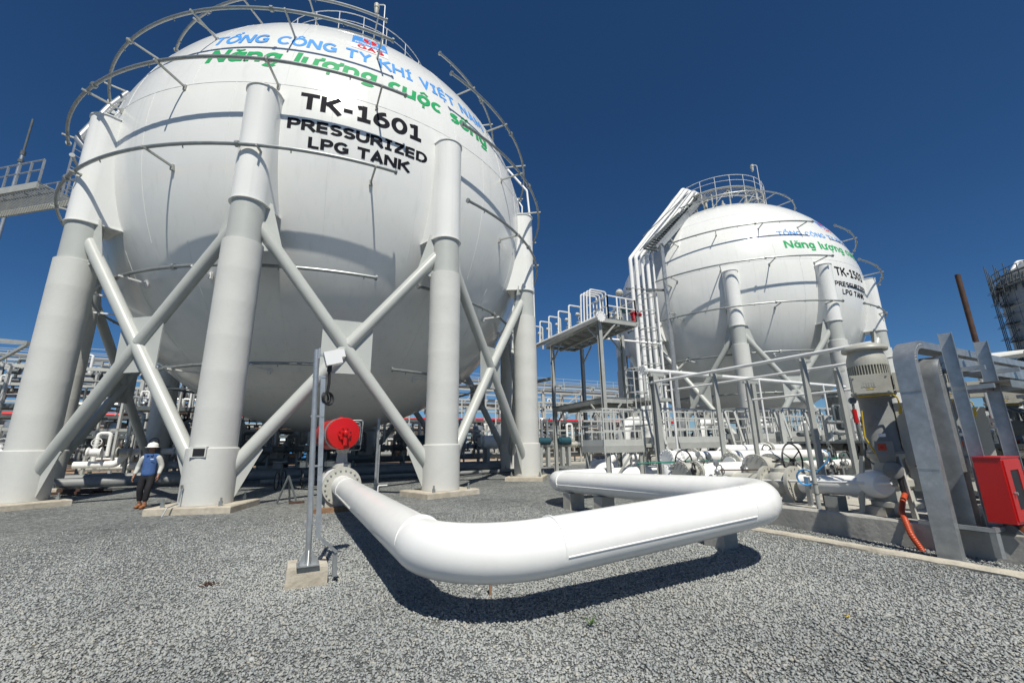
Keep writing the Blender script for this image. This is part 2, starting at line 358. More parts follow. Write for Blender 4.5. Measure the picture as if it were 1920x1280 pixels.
# ------------------------------------------------------------------ stroke lettering
def arc(cx, cy, rx, ry, a0, a1, n=11):
    return [(cx + rx * math.cos(rad(a0 + (a1 - a0) * i / n)), cy + ry * math.sin(rad(a0 + (a1 - a0) * i / n))) for i in range(n + 1)]
def ell(cx, cy, rx, ry): return arc(cx, cy, rx, ry, 90, 450, 22)
def circ(x, y): return ('t', [(x - .2, y), (x, y + .17), (x + .2, y)])
def acute(x, y): return ('t', [(x - .05, y), (x + .13, y + .17)])
def hook(x, y): return ('t', arc(x, y + .1, .08, .07, 160, -60, 6) + [(x, y - .01)])
def dot(x, y=-.17): return ('s', [(x - .07, y), (x + .07, y)])
V_ = [(.1, 0), (.1, 1)]
o_ = ell(.34, .37, .25, .28); n_ = [[(.1, 0), (.1, .74)], [(.2, .5)] + arc(.35, .4, .23, .25, 140, 0, 8) + [(.58, 0)]]
u_ = [[(.1, .74)] + arc(.34, .3, .24, .22, 180, 320, 8), [(.58, 0), (.58, .74)]]
a_ = [ell(.33, .37, .22, .28), [(.58, 0), (.58, .72)]]
O_ = ell(.46, .5, .37, .41)
GL = {
 'T': (.82, [[(0, .9), (.8, .9)], [(.4, 0), (.4, .8)]]), 'K': (.86, [V_, [(.78, 1), (.2, .48)], [(.33, .56), (.82, 0)]]), '-': (.52, [[(.05, .4), (.44, .4)]]),
 '1': (.72, [[(.08, .09), (.68, .09)], [(.38, .18), (.38, 1)], [(.28, .86), (.08, .8)]]), '6': (.8, [ell(.4, .33, .28, .24), arc(.62, .33, .5, .58, 175, 92, 9)]),
 '0': (.8, [ell(.4, .5, .29, .41)]), '5': (.76, [[(.66, .9), (.17, .9), (.16, .52)], arc(.36, .33, .29, .24, 125, -140)]),
 'P': (.76, [V_, [(.2, .9), (.4, .9)] + arc(.42, .68, .23, .22, 88, -88, 8) + [(.2, .46)]]), 'R': (.84, [V_, [(.2, .9), (.4, .9)] + arc(.42, .7, .23, .2, 88, -88, 8) + [(.2, .5)], [(.42, .44), (.8, 0)]]),
 'E': (.72, [V_, [(.2, .91), (.66, .91)], [(.2, .5), (.63, .5)], [(.2, .09), (.66, .09)]]), 'S': (.74, [arc(.38, .7, .27, .2, 30, 270), arc(.37, .3, .28, .2, 90, -150)]),
 'U': (.86, [[(.1, 1)] + arc(.42, .4, .32, .31, 180, 360, 10) + [(.74, 1)]]), 'I': (.6, [[(.06, .92), (.52, .92)], [(.29, .16), (.29, .84)], [(.06, .08), (.52, .08)]]),
 'Z': (.76, [[(.06, .91), (.7, .91)], [(.6, .82), (.15, .18)], [(.05, .09), (.72, .09)]]), 'D': (.88, [V_, [(.2, .91), (.35, .91)] + arc(.38, .5, .36, .41, 88, -88, 10) + [(.2, .09)]]),
 'L': (.68, [V_, [(.2, .09), (.64, .09)]]), 'G': (.88, [arc(.46, .5, .37, .41, 42, 305) + [(.77, .2), (.77, .46), (.5, .46)]]), 'A': (.84, [[(.08, 0), (.41, .96), (.74, 0)], [(.24, .28), (.58, .28)]]),
 'N': (.88, [V_, [(.13, .95), (.73, .05)], [(.76, 0), (.76, 1)]]), 'O': (.92, [O_]), 'C': (.82, [arc(.46, .5, .37, .41, 42, 318)]), 'Y': (.78, [[(.04, 1), (.39, .47)], [(.74, 1), (.39, .47)], [(.39, 0), (.39, .46)]]),
 'H': (.88, [V_, [(.2, .5), (.66, .5)], [(.76, 0), (.76, 1)]]), 'V': (.82, [[(.06, 1), (.4, .05), (.74, 1)]]), 'M': (1., [V_, [(.15, .95), (.49, .3), (.83, .95)], [(.88, 0), (.88, 1)]]),
 ' ': (.42, []), 'B': (.82, [V_, [(.2, .91), (.4, .91)] + arc(.4, .71, .22, .2, 88, -88, 7) + [(.2, .51)], [(.4, .49)] + arc(.42, .29, .24, .2, 85, -88, 7) + [(.2, .09)]]),
 'Ổ': (.92, [O_, circ(.46, 1.06), hook(.62, 1.24)]), 'Ô': (.92, [O_, circ(.46, 1.06)]), 'Í': (.6, [[(.06, .92), (.52, .92)], [(.29, .16), (.29, .84)], [(.06, .08), (.52, .08)], acute(.3, 1.08)]),
 'Ệ': (.72, [V_, [(.2, .91), (.66, .91)], [(.2, .5), (.63, .5)], [(.2, .09), (.66, .09)], circ(.4, 1.07), dot(.4)]),
 'n': (.7, n_), 'a': (.7, a_), 'ă': (.7, a_ + [('t', arc(.33, .98, .17, .11, 190, 350, 8))]), 'g': (.7, [ell(.33, .37, .22, .28), [(.58, .72), (.58, -.1)] + arc(.35, -.08, .23, .14, 0, -150, 7)]),
 'l': (.24, [[(.11, 0), (.11, 1.02)]]), 'ư': (.8, u_ + [('s', [(.66, .69), (.8, .74), (.8, .9)])]), 'ợ': (.8, [o_, ('s', [(.6, .6), (.74, .68), (.74, .86)]), dot(.34)]),
 'u': (.7, u_), 'c': (.6, [arc(.34, .37, .25, .28, 50, 310)]), 'ộ': (.7, [o_, circ(.34, .84), dot(.34)]), 's': (.56, [arc(.29, .53, .2, .12, 30, 270, 9), arc(.28, .25, .21, .16, 90, -150, 9)]),
 'ố': (.7, [o_, circ(.34, .84), acute(.56, .98)]),
}
def ribbon(pts, hw, step=.12):      # centre line -> quad strip with mitred corners; returns verts, faces (2-D)
    P = [pts[0]]
    for p, q in zip(pts, pts[1:]):
        L = math.dist(p, q); k = max(1, int(L / step))
        P += [(p[0] + (q[0] - p[0]) * i / k, p[1] + (q[1] - p[1]) * i / k) for i in range(1, k + 1)]
    vs = []; n = len(P); cl = math.dist(P[0], P[-1]) < 1e-6
    for i in range(n):
        a = P[i - 1] if i > 0 else (P[-2] if cl else None); b = P[i + 1] if i < n - 1 else (P[1] if cl else None)
        def nrm(p, q):
            dx, dy = q[0] - p[0], q[1] - p[1]; l = math.hypot(dx, dy) or 1; return (-dy / l, dx / l)
        if a is None: nx, ny = nrm(P[i], b); sc = 1
        elif b is None: nx, ny = nrm(a, P[i]); sc = 1
        else:
            n1, n2 = nrm(a, P[i]), nrm(P[i], b); nx, ny = n1[0] + n2[0], n1[1] + n2[1]; l = math.hypot(nx, ny) or 1; nx /= l; ny /= l
            sc = min(2.2, 1 / max(.3, nx * n1[0] + ny * n1[1]))
        vs += [(P[i][0] + nx * hw * sc, P[i][1] + ny * hw * sc), (P[i][0] - nx * hw * sc, P[i][1] - ny * hw * sc)]
    return vs, [(2 * i + 1, 2 * i + 3, 2 * i + 2, 2 * i) for i in range(n - 1)]
def text2d(body, hw):
    x = 0; out = []
    for ch in body:
        adv, st = GL[ch]
        for s in st:
            k = 1.0
            if isinstance(s, tuple) and isinstance(s[0], str): k = .55 if s[0] == 't' else .8; s = s[1]
            vs, fs = ribbon(s, hw * k); out.append(([(x + px, py) for px, py in vs], fs))
        x += adv + .06
    return out, x - .1
def sph_pt(T, R, lon, lat):
    return Vector((T[0] + R * math.cos(lat) * math.sin(lon), T[1] - R * math.cos(lat) * math.cos(lon), T[2] + R * math.sin(lat)))
def sphere_text(T, R, body, lon0, lon1, lat0, lat1, hw, name, mt, parent, slant=0.):
    g, wd = text2d(body, hw); b = MB(); k = 0
    for vs, fs in g:
        h = R + .006 + .0012 * (k % 9); k += 1
        b.add([sph_pt(T, h, rad(lon0 + (lon1 - lon0) * (px + slant * py) / wd), rad(lat0 + (lat1 - lat0) * py)) for px, py in vs], fs)
    return b.build(name, mt, parent, smooth=False)
def flat_text(body, o, xdir, ydir, width, height, hw, name, mt, parent, lift=.004):
    g, wd = text2d(body, hw); b = MB(); nrm = xdir.cross(ydir).normalized(); k = 0
    for vs, fs in g:
        h = lift + .0006 * (k % 5); k += 1
        b.add([Vector(o) + xdir * (px / wd * width) + ydir * (py * height) + nrm * h for px, py in vs], fs)
    return b.build(name, mt, parent, smooth=False)
def sphere_patch(T, R, lift, poly, name, mt, parent):     # small polygon painted on the shell
    b = MB(); b.add([sph_pt(T, R + lift, rad(x), rad(y)) for x, y in poly], [tuple(range(len(poly)))]); return b.build(name, mt, parent, smooth=False)
def sphere_rect(T, R, lift, x0, x1, y0, y1, name, mt, parent, n=8):
    b = MB(); vs = [sph_pt(T, R + lift, rad(x0 + (x1 - x0) * i / n), rad(y0 + (y1 - y0) * j / n)) for j in range(n + 1) for i in range(n + 1)]
    b.add(vs, [(j * (n + 1) + i, j * (n + 1) + i + 1, (j + 1) * (n + 1) + i + 1, (j + 1) * (n + 1) + i) for j in range(n) for i in range(n)])
    return b.build(name, mt, parent, smooth=False)

# ------------------------------------------------------------------ the two spherical tanks
RC = 10.155
def sphere_tank(T, R, phase, label, lines, rings, k_sc, floor_dz):
    T = Vector(T); H = T.z
    root = thing('gas_tank', label, 'gas tank', (T.x, T.y, 0), 'spherical gas tanks on column legs')
    sb = MB(); sb.lathe([(R * math.sin(PI * i / 72), -R * math.cos(PI * i / 72)) for i in range(73)], T, Z, 144)
    shell = sb.build('shell', 'tank', root)
    wb = MB()
    for lat in (-58, 7, 38):
        wb.ring(T + Z * R * math.sin(rad(lat)), Z, R * math.cos(rad(lat)) + .002, .007, 160, 5)
    for k in range(20):
        lo = rad(18 * k + 1.3)
        wb.tube([sph_pt(T, R + .003, lo, rad(-24 + 31 * i / 10)) for i in range(11)], .007, 5)
        wb.tube([sph_pt(T, R + .003, lo + rad(9), rad(7 + 31 * i / 10)) for i in range(11)], .007, 5)
        wb.tube([sph_pt(T, R + .003, lo + rad(9), rad(-58 + 34 * i / 10)) for i in range(11)], .007, 5)
    wb.build('weld_seam', 'tank', shell)
    for body, l0, l1, a0, a1, hw, mt, sl in lines:
        sphere_text(T, R, body, l0, l1, a0, a1, hw, 'lettering', mt, shell, sl)
    # emblem panel above the blue line
    x0, x1, y0, y1 = k_sc['logo']; fx = lambda u: x0 + (x1 - x0) * u; fy = lambda v: y0 + (y1 - y0) * v
    pn = sphere_rect(T, R, .008, x0, x1, fy(.3), y1, 'emblem_panel', 'lblue', shell)
    sphere_rect(T, R, .009, x0 + .1, x1 - .1, y0, fy(.295), 'emblem_panel', 'txtw', shell)
    e1 = [(.36, .60), (.30, .74), (.33, .92), (.42, .84), (.48, .78), (.47, .66), (.44, .56), (.52, .46), (.44, .50)]
    e2 = [(.52, .46), (.57, .58), (.54, .70), (.53, .84), (.56, .93), (.63, .90), (.71, .78), (.70, .62), (.62, .52)]
    for e in (e1, e2):
        cx = sum(p[0] for p in e) / len(e); cy = sum(p[1] for p in e) / len(e)
        sphere_patch(T, R, .013, [(fx(cx + (p[0] - cx) * 1.16), fy(cy + (p[1] - cy) * 1.16)) for p in e], 'emblem', 'txtw', shell)
        sphere_patch(T, R, .018, [(fx(p[0]), fy(p[1])) for p in e], 'emblem', 'txtr', shell)
    sphere_text(T, R + .01, 'PETROVIETNAM', fx(.08), fx(.93), fy(.34), fy(.46), .1, 'lettering', 'txtw', shell)
    sphere_text(T, R + .01, 'GAS', fx(.16), fx(.86), fy(.06), fy(.27), .11, 'lettering', 'txtr', shell)
    # columns
    cols = []; n = 10; rc = RC * R / 10.04
    for i in range(n):
        a = rad(phase + 36 * i); rd = Vector((math.cos(a), math.sin(a), 0)); tg = Vector((-rd.y, rd.x, 0)); p = Vector((T.x, T.y, 0)) + rd * rc; cols.append((p, rd, tg))
    dz = H - 12.31
    for i, (p, rd, tg) in enumerate(cols):
        cb = MB(); cb.cyl(p + Z * 7.3, p + Z * (8.95 + dz), .47, 32); col = cb.build('column', 'grey', root)
        fb = MB(); rs = random.Random(i); prof = [(.46, 1.5), (.545, 1.5)] + [q_ for k in range(1, 6) for r0_ in (.545 + rs.uniform(-.0004, .0004),) for q_ in ((r0_, 1.6 + 1.0 * k - .45), (r0_ + .001, 1.6 + 1.0 * k - .05), (r0_ + .0022, 1.6 + 1.0 * k), (r0_ + .0, 1.6 + 1.0 * k + .03))] + [(.545, 7.5 + dz), (.47, 7.53 + dz)]
        fb.lathe(prof, p, Z, 40); fb.build('fireproof_sleeve', 'fire', col, sharp=50)
        lb = MB(); lb.lathe([(.5, .17), (.608, .17), (.604, 1.5), (.60, 1.555), (.56, 1.575), (.5, 1.58)], p, Z, 40); lb.build('base_collar', 'fire', col)
        # white shroud: round nose, straight cheeks running in to the shell
        ub = MB(); zb, zt = 8.85 + dz, 12.85 + dz; sec = [p + (rd * math.cos(t) + tg * math.sin(t)) * .505 for t in [rad(-90 + 180 * k / 20) for k in range(21)]]
        inn = lambda s_: p - rd * 1.25 + tg * s_ * .66
        poly = [inn(-1)] + sec + [inn(1)]
        ub.prism([q + Z * zb for q in poly], (0, 0, zt - zb))
        for zz, hh in ((zb - .05, .03), (zt - .004, .03)):
            lip = [p - rd * 1.2 - tg * .70] + [p + (rd * math.cos(t) + tg * math.sin(t)) * .54 for t in [rad(-90 + 180 * k / 20) for k in range(21)]] + [p - rd * 1.2 + tg * .70]
            ub.prism([q + Z * zz for q in lip], (0, 0, hh))
        ub.build('shroud', 'tank', col)
        pb = MB(); pl = lambda e, zz: [p + rd * x * e + tg * y * e + Z * zz for x, y in ((-.85, -.98), (.78, -.98), (.78, .98), (-.85, .98))]
        pb.add(pl(1, -.05) + pl(1, .14) + pl(.98, .165), [(0, 1, 2, 3), (0, 4, 5, 1), (1, 5, 6, 2), (2, 6, 7, 3), (3, 7, 4, 0), (4, 8, 9, 5), (5, 9, 10, 6), (6, 10, 11, 7), (7, 11, 8, 4), (8, 11, 10, 9)])
        pb.build('footing', 'conc2', col, smooth=False)
        for sx, sy in ((1, 1), (1, -1), (-1, 1), (-1, -1)):
            bb = MB(); q = p + rd * .62 * sx + tg * .66 * sy; bb.box(q + Z * .205, .08, .08, .08); bb.cyl(q + Z * .24, q + Z * .36, .026, 8); bb.cyl(q + Z * .24, q + Z * .28, .045, 6)
            bb.build('anchor_bolt', 'galvd', col)
    for i in range(n):
        (p, rd, tg), (q, rq, tq) = cols[i], cols[(i + 1) % n]; d = (q - p).normalized(); out = (rd + rq).normalized()
        hi, lo = 8.25 + dz, .95
        b1 = (p + d * .3 + Z * hi, q - d * .42 + Z * lo); b2 = (q - d * .3 + Z * hi, p + d * .42 + Z * lo)
        mid = (b1[0] + b1[1] + b2[0] + b2[1]) / 4
        bb = MB(); bb.cyl(*b1, .19, 20); br = bb.build('brace', 'grey', root)
        bb = MB(); u2 = (b2[1] - b2[0]).normalized(); bb.cyl(b2[0], mid - u2 * .04, .19, 20); bb.cyl(mid + u2 * .04, b2[1], .19, 20); bb.build('brace', 'grey', root)
        gb = MB(); gb.prism([mid + d * x + Z * y - out * .03 for x, y in ((-.75, -.85), (.75, -.85), (.75, .85), (-.75, .85))], out * .035); gb.build('gusset', 'grey', br, smooth=False)
        for (c0, sg) in ((p, 1), (q, -1)):
            gb = MB(); gb.prism([c0 + d * sg * x + Z * y for x, y in ((.58, .2), (.62, 1.0), (1.1, 1.55), (1.16, 1.5))], out * .025); gb.build('gusset', 'grey', br, smooth=False); gb = MB()
            gb.prism([c0 + d * sg * x + Z * y for x, y in ((.44, hi + .75), (.62, hi + .75), (1.05, hi - .75), (.44, hi - .9))], out * .025)
            gb.build('gusset', 'grey', br, smooth=False)
    # spray rings standing off the shell on arms
    for dzr, rr, segs, step, l_off in rings:
        c = T + Z * dzr
        for l0, l1 in segs:
            rb = MB(); k = int((l1 - l0) / 2.5) + 2; P = [c + Vector((rr * math.sin(rad(l0 + (l1 - l0) * j / k)), -rr * math.cos(rad(l0 + (l1 - l0) * j / k)), 0)) for j in range(k + 1)]
            rb.tube(P, .056, 10)
            for j, e in ((0, 1), (k, k - 1)): dd = (P[j] - P[e]).normalized(); rb.cyl(P[j] - dd * .02, P[j] + dd * .05, .095, 12)
            lm = l0 + (l1 - l0) * .3
            for ll in (lm, lm + (l1 - l0) * .42):
                q = c + Vector((rr * math.sin(rad(ll)), -rr * math.cos(rad(ll)), 0)); dd = Vector((math.cos(rad(ll)), math.sin(rad(ll)), 0)); rb.cyl(q - dd * .05, q + dd * .05, .1, 12)
            for j in range(2, k, 7):      # spray nozzles
                o = (P[j] - c).normalized(); rb.cyl(P[j] + Z * .02, P[j] - Z * .11 - o * .06, .018, 6)
            ring = rb.build('spray_ring', 'galvd', root)
            ks = math.ceil((l0 - l_off + 3) / step)
            while l_off + ks * step < l1 - 1:
                ll = rad(l_off + ks * step); ks += 1
                o = Vector((math.sin(ll), -math.cos(ll), 0)); rsh = math.sqrt(max(.1, R * R - dzr * dzr)); ab = MB()
                ab.bar(c + o * (rr + .14) - Z * .07, c + o * (rsh + .01) - Z * .07, .055, .06)
                ab.box(c + o * (rsh + .012) - Z * .1, .1, .1, .2, x=o, y=Vector((-o.y, o.x, 0)))
                ab.build('bracket', 'whitesteel' if dzr < -3 else 'steel', ring, smooth=False)
    # platform on top
    pf = MB(); zf = T.z + floor_dz; fr = 4.2
    pf.ring(Vector((T.x, T.y, zf - .1)), Z, fr, .11, 48, 4); pf.ring(Vector((T.x, T.y, zf - .1)), Z, fr - 1.3, .07, 40, 4)
    for k in range(18):
        a = 2 * PI * k / 18; o = Vector((math.cos(a), math.sin(a), 0)); base = Vector((T.x, T.y, zf - .12))
        pf.bar(base + o * (fr - 1.4), base + o * fr, .08, .12); q = o * (fr - .12); zs = math.sqrt(R * R - (fr - .12) ** 2)
        pf.bar(Vector((T.x, T.y, T.z + zs - .02)) + q, base + q, .09, .09)
        if k % 2 == 0:
            a2 = 2 * PI * (k + 1) / 18; q2 = Vector((math.cos(a2), math.sin(a2), 0)) * (fr - .12); pf.bar(Vector((T.x, T.y, T.z + zs)) + q, base + q2, .06, .06)
    plat = pf.build('top_platform', 'steel', root, smooth=False)
    gb = MB()      # grating bars
    for k in range(-26, 27):
        x = k * .16; hw = math.sqrt(max(0, (fr - .1) ** 2 - x * x)); inn = math.sqrt(max(0, (fr - 1.35) ** 2 - x * x))
        for s0, s1 in ((-hw, -inn), (inn, hw)):
            if s1 - s0 > .1: gb.bar((T.x + x, T.y + s0, zf - .01), (T.x + x, T.y + s1, zf - .01), .02, .05, side=(1, 0, 0))
    gb.build('grating', 'galv', plat, smooth=False)
    hb = MB()
    for zz, r_ in ((1.06, .024), (.55, .02)): hb.ring(Vector((T.x, T.y, zf + zz)), Z, fr + .05, r_, 60, 6)
    hb.ring(Vector((T.x, T.y, zf - 1.0)), Z, fr + .05, .02, 60, 6)
    for k in range(22):
        a = 2 * PI * k / 22; q = Vector((T.x + (fr + .05) * math.cos(a), T.y + (fr + .05) * math.sin(a), zf)); hb.bar(q - Z * 1.2, q + Z * 1.06, .045, .03)
    hb.build('railing', 'whitesteel', plat)
    nb = MB(); rn = random.Random(4)
    for k in range(9):
        a = rn.uniform(0, 6.28); r_ = rn.uniform(.5, 3.2); zs = T.z + math.sqrt(R * R - r_ * r_) - .05; q = Vector((T.x + r_ * math.cos(a), T.y + r_ * math.sin(a), zs)); hh = rn.uniform(.5, 1.3)
        nb.cyl(q, q + Z * hh, .13, 14); nb.flange(q + Z * hh, Z, .24, .07, 8); nb.lathe([(.1, 0), (.2, .1), (.2, .3), (.08, .4), (.05, .7)], q + Z * hh, Z, 12)
    nb.build('nozzle', 'valve', plat)
    la = k_sc['lamp']; q = Vector((T.x + (fr + .1) * math.sin(rad(la)), T.y - (fr + .1) * math.cos(rad(la)), zf)); sd = Vector((-1, 0, 0))
    lb = MB(); lb.tube(rpath([q - Z * .3, q + Z * 2.5, q + Z * 2.5 + sd * .45], .12), .028, 8); lamp = lb.build('lamp', 'whitesteel', plat)
    lb = MB(); h = q + Z * 2.48 + sd * .45; lb.lathe([(.05, .05), (.15, .02), (.15, -.2), (.12, -.22), (.12, -.42), (.09, -.6), (.02, -.66)], h, Z, 14); lb.build('lamp_head', 'valve', lamp)
    return root, cols, zf

T1, R1 = (-9.362, 21.781, 12.314), 10.038
T2, R2 = (20.06, 37.46, 12.75), 9.8
bl = 'TỔNG CÔNG TY KHÍ VIỆT NAM'; gl = 'Năng lượng cuộc sống'
tank1, cols1, zf1 = sphere_tank(T1, R1, 241.47, 'big white spherical gas tank marked TK-1601 on grey column legs',
    [('TK-1601', 13.4, 37.1, 1.8, 5.6, .115, 'txtk', 0), ('PRESSURIZED', 11.7, 38.6, -2.9, -.6, .115, 'txtk', 0), ('LPG TANK', 15.6, 34.8, -6.35, -4.1, .115, 'txtk', 0),
     (bl, -8.6, 60.2, 20.0, 24.2, .10, 'txtb', 0), (gl, -7.0, 58.6, 13.0, 17.4, .108, 'txtg', .12)],
    [(6.99, 8.4, [(-130, -50), (-43.9, 29.7), (47.6, 125)], 18.2, -9), (4.09, 10.2, [(-130, -57), (-52.5, 29.5), (43.7, 125)], 18.2, -9), (1.19, 10.95, [(-140, -54), (-49, 31.6), (43.9, 130)], 18.2, -9),
     (-1.81, 10.76, [(-140, -61), (-58, 30.9), (46.4, 130)], 18.2, -9), (-5.11, 9.3, [(-140, -30), (-25.4, 30.2), (40, 130)], 18.2, -4), (-7.91, 7.35, [(-150, -50), (-44.5, 18.6), (40, 130)], 26, 3)],
    dict(logo=(21.2, 30.3, 25.6, 36.2), lamp=38), 10.35)
tank2, cols2, zf2 = sphere_tank(T2, R2, 27.9, 'farther white spherical gas tank marked TK-1501 behind the pump skid',
    [('TK-1501', 16.8, 38, .25, 4.1, .10, 'txtk', 0), ('PRESSURIZED', 15.4, 39, -4.4, -2.3, .10, 'txtk', 0), ('LPG TANK', 19.3, 36.4, -7.7, -5.5, .10, 'txtk', 0),
     (bl, -4.1, 58.5, 18.9, 21.7, .075, 'txtb', 0), (gl, -3.0, 57.5, 12.1, 16.0, .10, 'txtg', 0)],
    [(8.75, 6.3, [(-88, 27), (30, 120)], 22, -4), (4.05, 9.8, [(-75, 10.1), (22.8, 61.8), (66, 130)], 18.2, -11), (.9, 10.85, [(-75, 9.5), (22.5, 66.1), (70, 130)], 18.2, -11),
     (-2.2, 10.55, [(-75, 11.8), (23, 58), (64, 130)], 18.2, -11), (-5.3, 9.2, [(-75, 14), (22, 60)], 18.2, -11), (-7.91, 7.35, [(-75, 14), (22, 60)], 24, 0)],
    dict(logo=(24.5, 32.5, 24.5, 33.5), lamp=35), 10.65)

# ------------------------------------------------------------------ instrument recess and pipes on the tank, access bridge, mast
p, rd, tg = cols1[1]
b = MB(); fd = Vector((.1, -1, 0)).normalized(); sx = Vector((-fd.y, fd.x, 0)); q = p + fd * .575
cc = kids(tank1)
col1 = [c for c in cc if c.name.startswith('column')][1]
b.obox(q + Z * 1.47 - sx * .03, sx * .20, fd * .05, Z * .13)
b.build('gauge_box', 'fire', col1, smooth=False)
b = MB(); b.obox(q + Z * 1.46 + fd * .053, sx * .14, fd * .004, Z * .095); b.build('gauge_window', 'black', col1, smooth=False)
b = MB(); b.tube(rpath([p + fd * .62 + sx * -.27 + Z * .62, p + fd * .66 + sx * -.27 + Z * .25, p + fd * .95 + sx * -.34 + Z * .19, p + fd * 1.05 + sx * -.36 + Z * .0], .05, 4), .017, 6); b.cyl(p + fd * .61 + sx * -.27 + Z * .6, p + fd * .63 + sx * -.27 + Z * .68, .03, 8); b.build('earth_cable', 'galvd', col1)

def pipe_thing(name, label, pts, r, mt, R=.3, cat='pipe', n=14, group=None, flanges=()):
    b = MB(); b.tube(rpath(pts, R), r, n); o = tag(b.build(name, mt), label, cat, group)
    return o
pipe_thing('water_riser', 'galvanised water riser curving round the left side of the big tank', [PY(240, 176, 14.6), PY(205, 202, 14.0), PY(146, 262, 13.4), PY(172, 292, 13.4), PY(186, 330, 13.9)], .125, 'galv', .25)
q0 = Vector((-9.362, 21.781, 12.31)); 
pipe_thing('water_riser', 'white water riser down the right edge of the big tank', [PY(952, 318, 21.5), PY(988, 358, 21.2), PY(993, 404, 21.1), PY(1000, 552, 20.9), PY(1003, 640, 20.9)], .055, 'whitesteel', .2)
pipe_thing('sample_line', 'thin white bent line beside the right shroud of the big tank', [PY(970, 374, 21.5), PY(979, 388, 21.3), PY(979, 412, 21.3)], .04, 'whitesteel', .1)

def handrail_run(b, p, q, n, h=1.08, side=None):
    p, q = Vector(p), Vector(q)
    for k in range(n + 1):
        s = p + (q - p) * k / n; b.bar(s, s + Z * h, .06, .06)
    b.bar(p + Z * h, q + Z * h, .05, .05); b.bar(p + Z * h * .55, q + Z * h * .55, .045, .045)
g1 = PY(143, 374, 17.2); g0 = Q(-120, 418, g1.z); dv = (g1 - g0).normalized(); pv = Vector((dv.y, -dv.x, 0)) * 1.35
if pv.y > 0: pv = -pv
br = thing('access_bridge', 'grey steel access bridge with handrails running to the tank on the far left', 'bridge', (g0 + pv * .5)[:2] + (0,))
b = MB()
for e in (0, 1): b.bar(g0 + pv * e - Z * .14, g1 + pv * e - Z * .14, .09, .3)
b.build('side_beam', 'steel', br, smooth=False)
b = MB(); k = 0; L = (g1 - g0).length
while k * .16 < L: s = g0 + dv * (k * .16); b.bar(s + pv * .05, s + pv * .95, .05, .04); k += 1
b.build('deck_slats', 'steel', br, smooth=False)
for e in (0, 1):
    b = MB(); handrail_run(b, g0 + pv * e + Z * .02, g1 + pv * e + Z * .02, 13); b.build('handrail', 'galv', br, smooth=False)
b = MB()
for t in (.18,): s = g0 + (g1 - g0) * t + pv * .5; b.bar((s.x, s.y, 0), s - Z * .3, .25, .25)
b.build('support_post', 'steel', br, smooth=False)
lb = thing('caged_ladder', 'white ladder rail standing where the bridge meets the big tank', 'ladder', (g1.x, g1.y, 0))
for dx in (0, .45):
    b = MB(); s = g1 + dv * .15 + pv * dx; b.bar(s - Z * .3, s + Z * 2.6, .05, .05); b.build('stile', 'galv', lb, smooth=False)
b = MB()
for k in range(9): s = g1 + dv * .15 + Z * (k * .3 - .2); b.bar(s, s + pv * .45, .025, .025)
b.build('rung', 'galv', lb, smooth=False)
ms = PY(-2, 560, 24.); mt_ = PY(62, 224, 24.); ms = Vector((mt_.x, mt_.y, 0))
lm = thing('lightning_mast', 'slim pale lightning mast with a dark tip behind the access bridge', 'mast', ms)
zt = mt_.z; b = MB(); b.cyl(ms, ms + Z * zt * .55, .13, 12); b.cyl(ms + Z * zt * .55, ms + Z * (zt - 2.6), .1, 12); b.build('mast_tube', 'galv', lm)
b = MB(); b.cyl(ms + Z * (zt - 2.6), ms + Z * zt, .06, 10); b.cyl(ms + Z * (zt - 2.75), ms + Z * (zt - 2.45), .13, 10); b.cyl(ms + Z * (zt - 3.3), ms + Z * (zt - 3.1), .15, 10); b.build('mast_tip', 'dark', lm)
b = MB(); b.cyl(ms, ms + Z * .3, .4, 16); b.build('mast_base', 'conc', lm)
hb_ = thing('stair_bracing', 'pale steel bracing bars reaching in from the left edge to the tank column', 'bracing', PY(20, 660, 16.)[:2] + (0,))
b = MB(); b.bar(PY(-60, 632, 15), PY(54, 643, 13.6), .1, .12); b.build('top_bar', 'steel', hb_, smooth=False)
b = MB(); b.bar(PY(-60, 708, 15), PY(52, 645, 13.6), .08, .1); b.build('diagonal_bar', 'steel', hb_, smooth=False)
b = MB(); s = PY(-60, 632, 15); b.bar((s.x, s.y, 0), s + Z * .1, .2, .2); b.build('support_post', 'steel', hb_, smooth=False)

# ------------------------------------------------------------------ big white pipe loop
r = .25
l1 = lambda t: Vector((1.1, .56, .58)) + Vector((-.454, .891, .001)) * t
l2 = lambda t: Vector((-1.64, 3.24, .55)) + Vector((.887, .461, .042)) * t
l3 = lambda t: Vector((5.12, 2.11, .94)) + Vector((-.383, .923, -.034)) * t
c1, c2, c3 = l2(1.25), l2(5.95), l3(11.0)
loop = thing('pipe_loop', 'big white insulated pipe loop bending low over the gravel in front', 'pipe', (c1.x, c1.y, 0))
e4 = c3 + B * 7.2
path = rpath([l1(11.95), Vector((c1.x, c1.y, .585)), c2, c3, e4], .95, 20)
b = MB(); b.tube(path, r, 48); b.build('pipe', 'pipe', loop)
def band(b, c, d, rr, wd=.016): b.cyl(Vector(c) - d.normalized() * wd / 2, Vector(c) + d.normalized() * wd / 2, rr, 48)
d1, d2, d3 = (l1(1) - l1(0)), (l2(1) - l2(0)), (l3(1) - l3(0))
for q, d in ((c1 + d1.normalized() * .98, d1), (c1 + d2.normalized() * .98, d2), (c2 - d2.normalized() * 1.02, d2), (c2 + d3.normalized() * .98, d3), (c3 - d3.normalized() * .98, d3), (l1(10.8), d1)):
    b = MB(); band(b, q, d, r + .004); b.build('weld_band', 'pipe', loop)
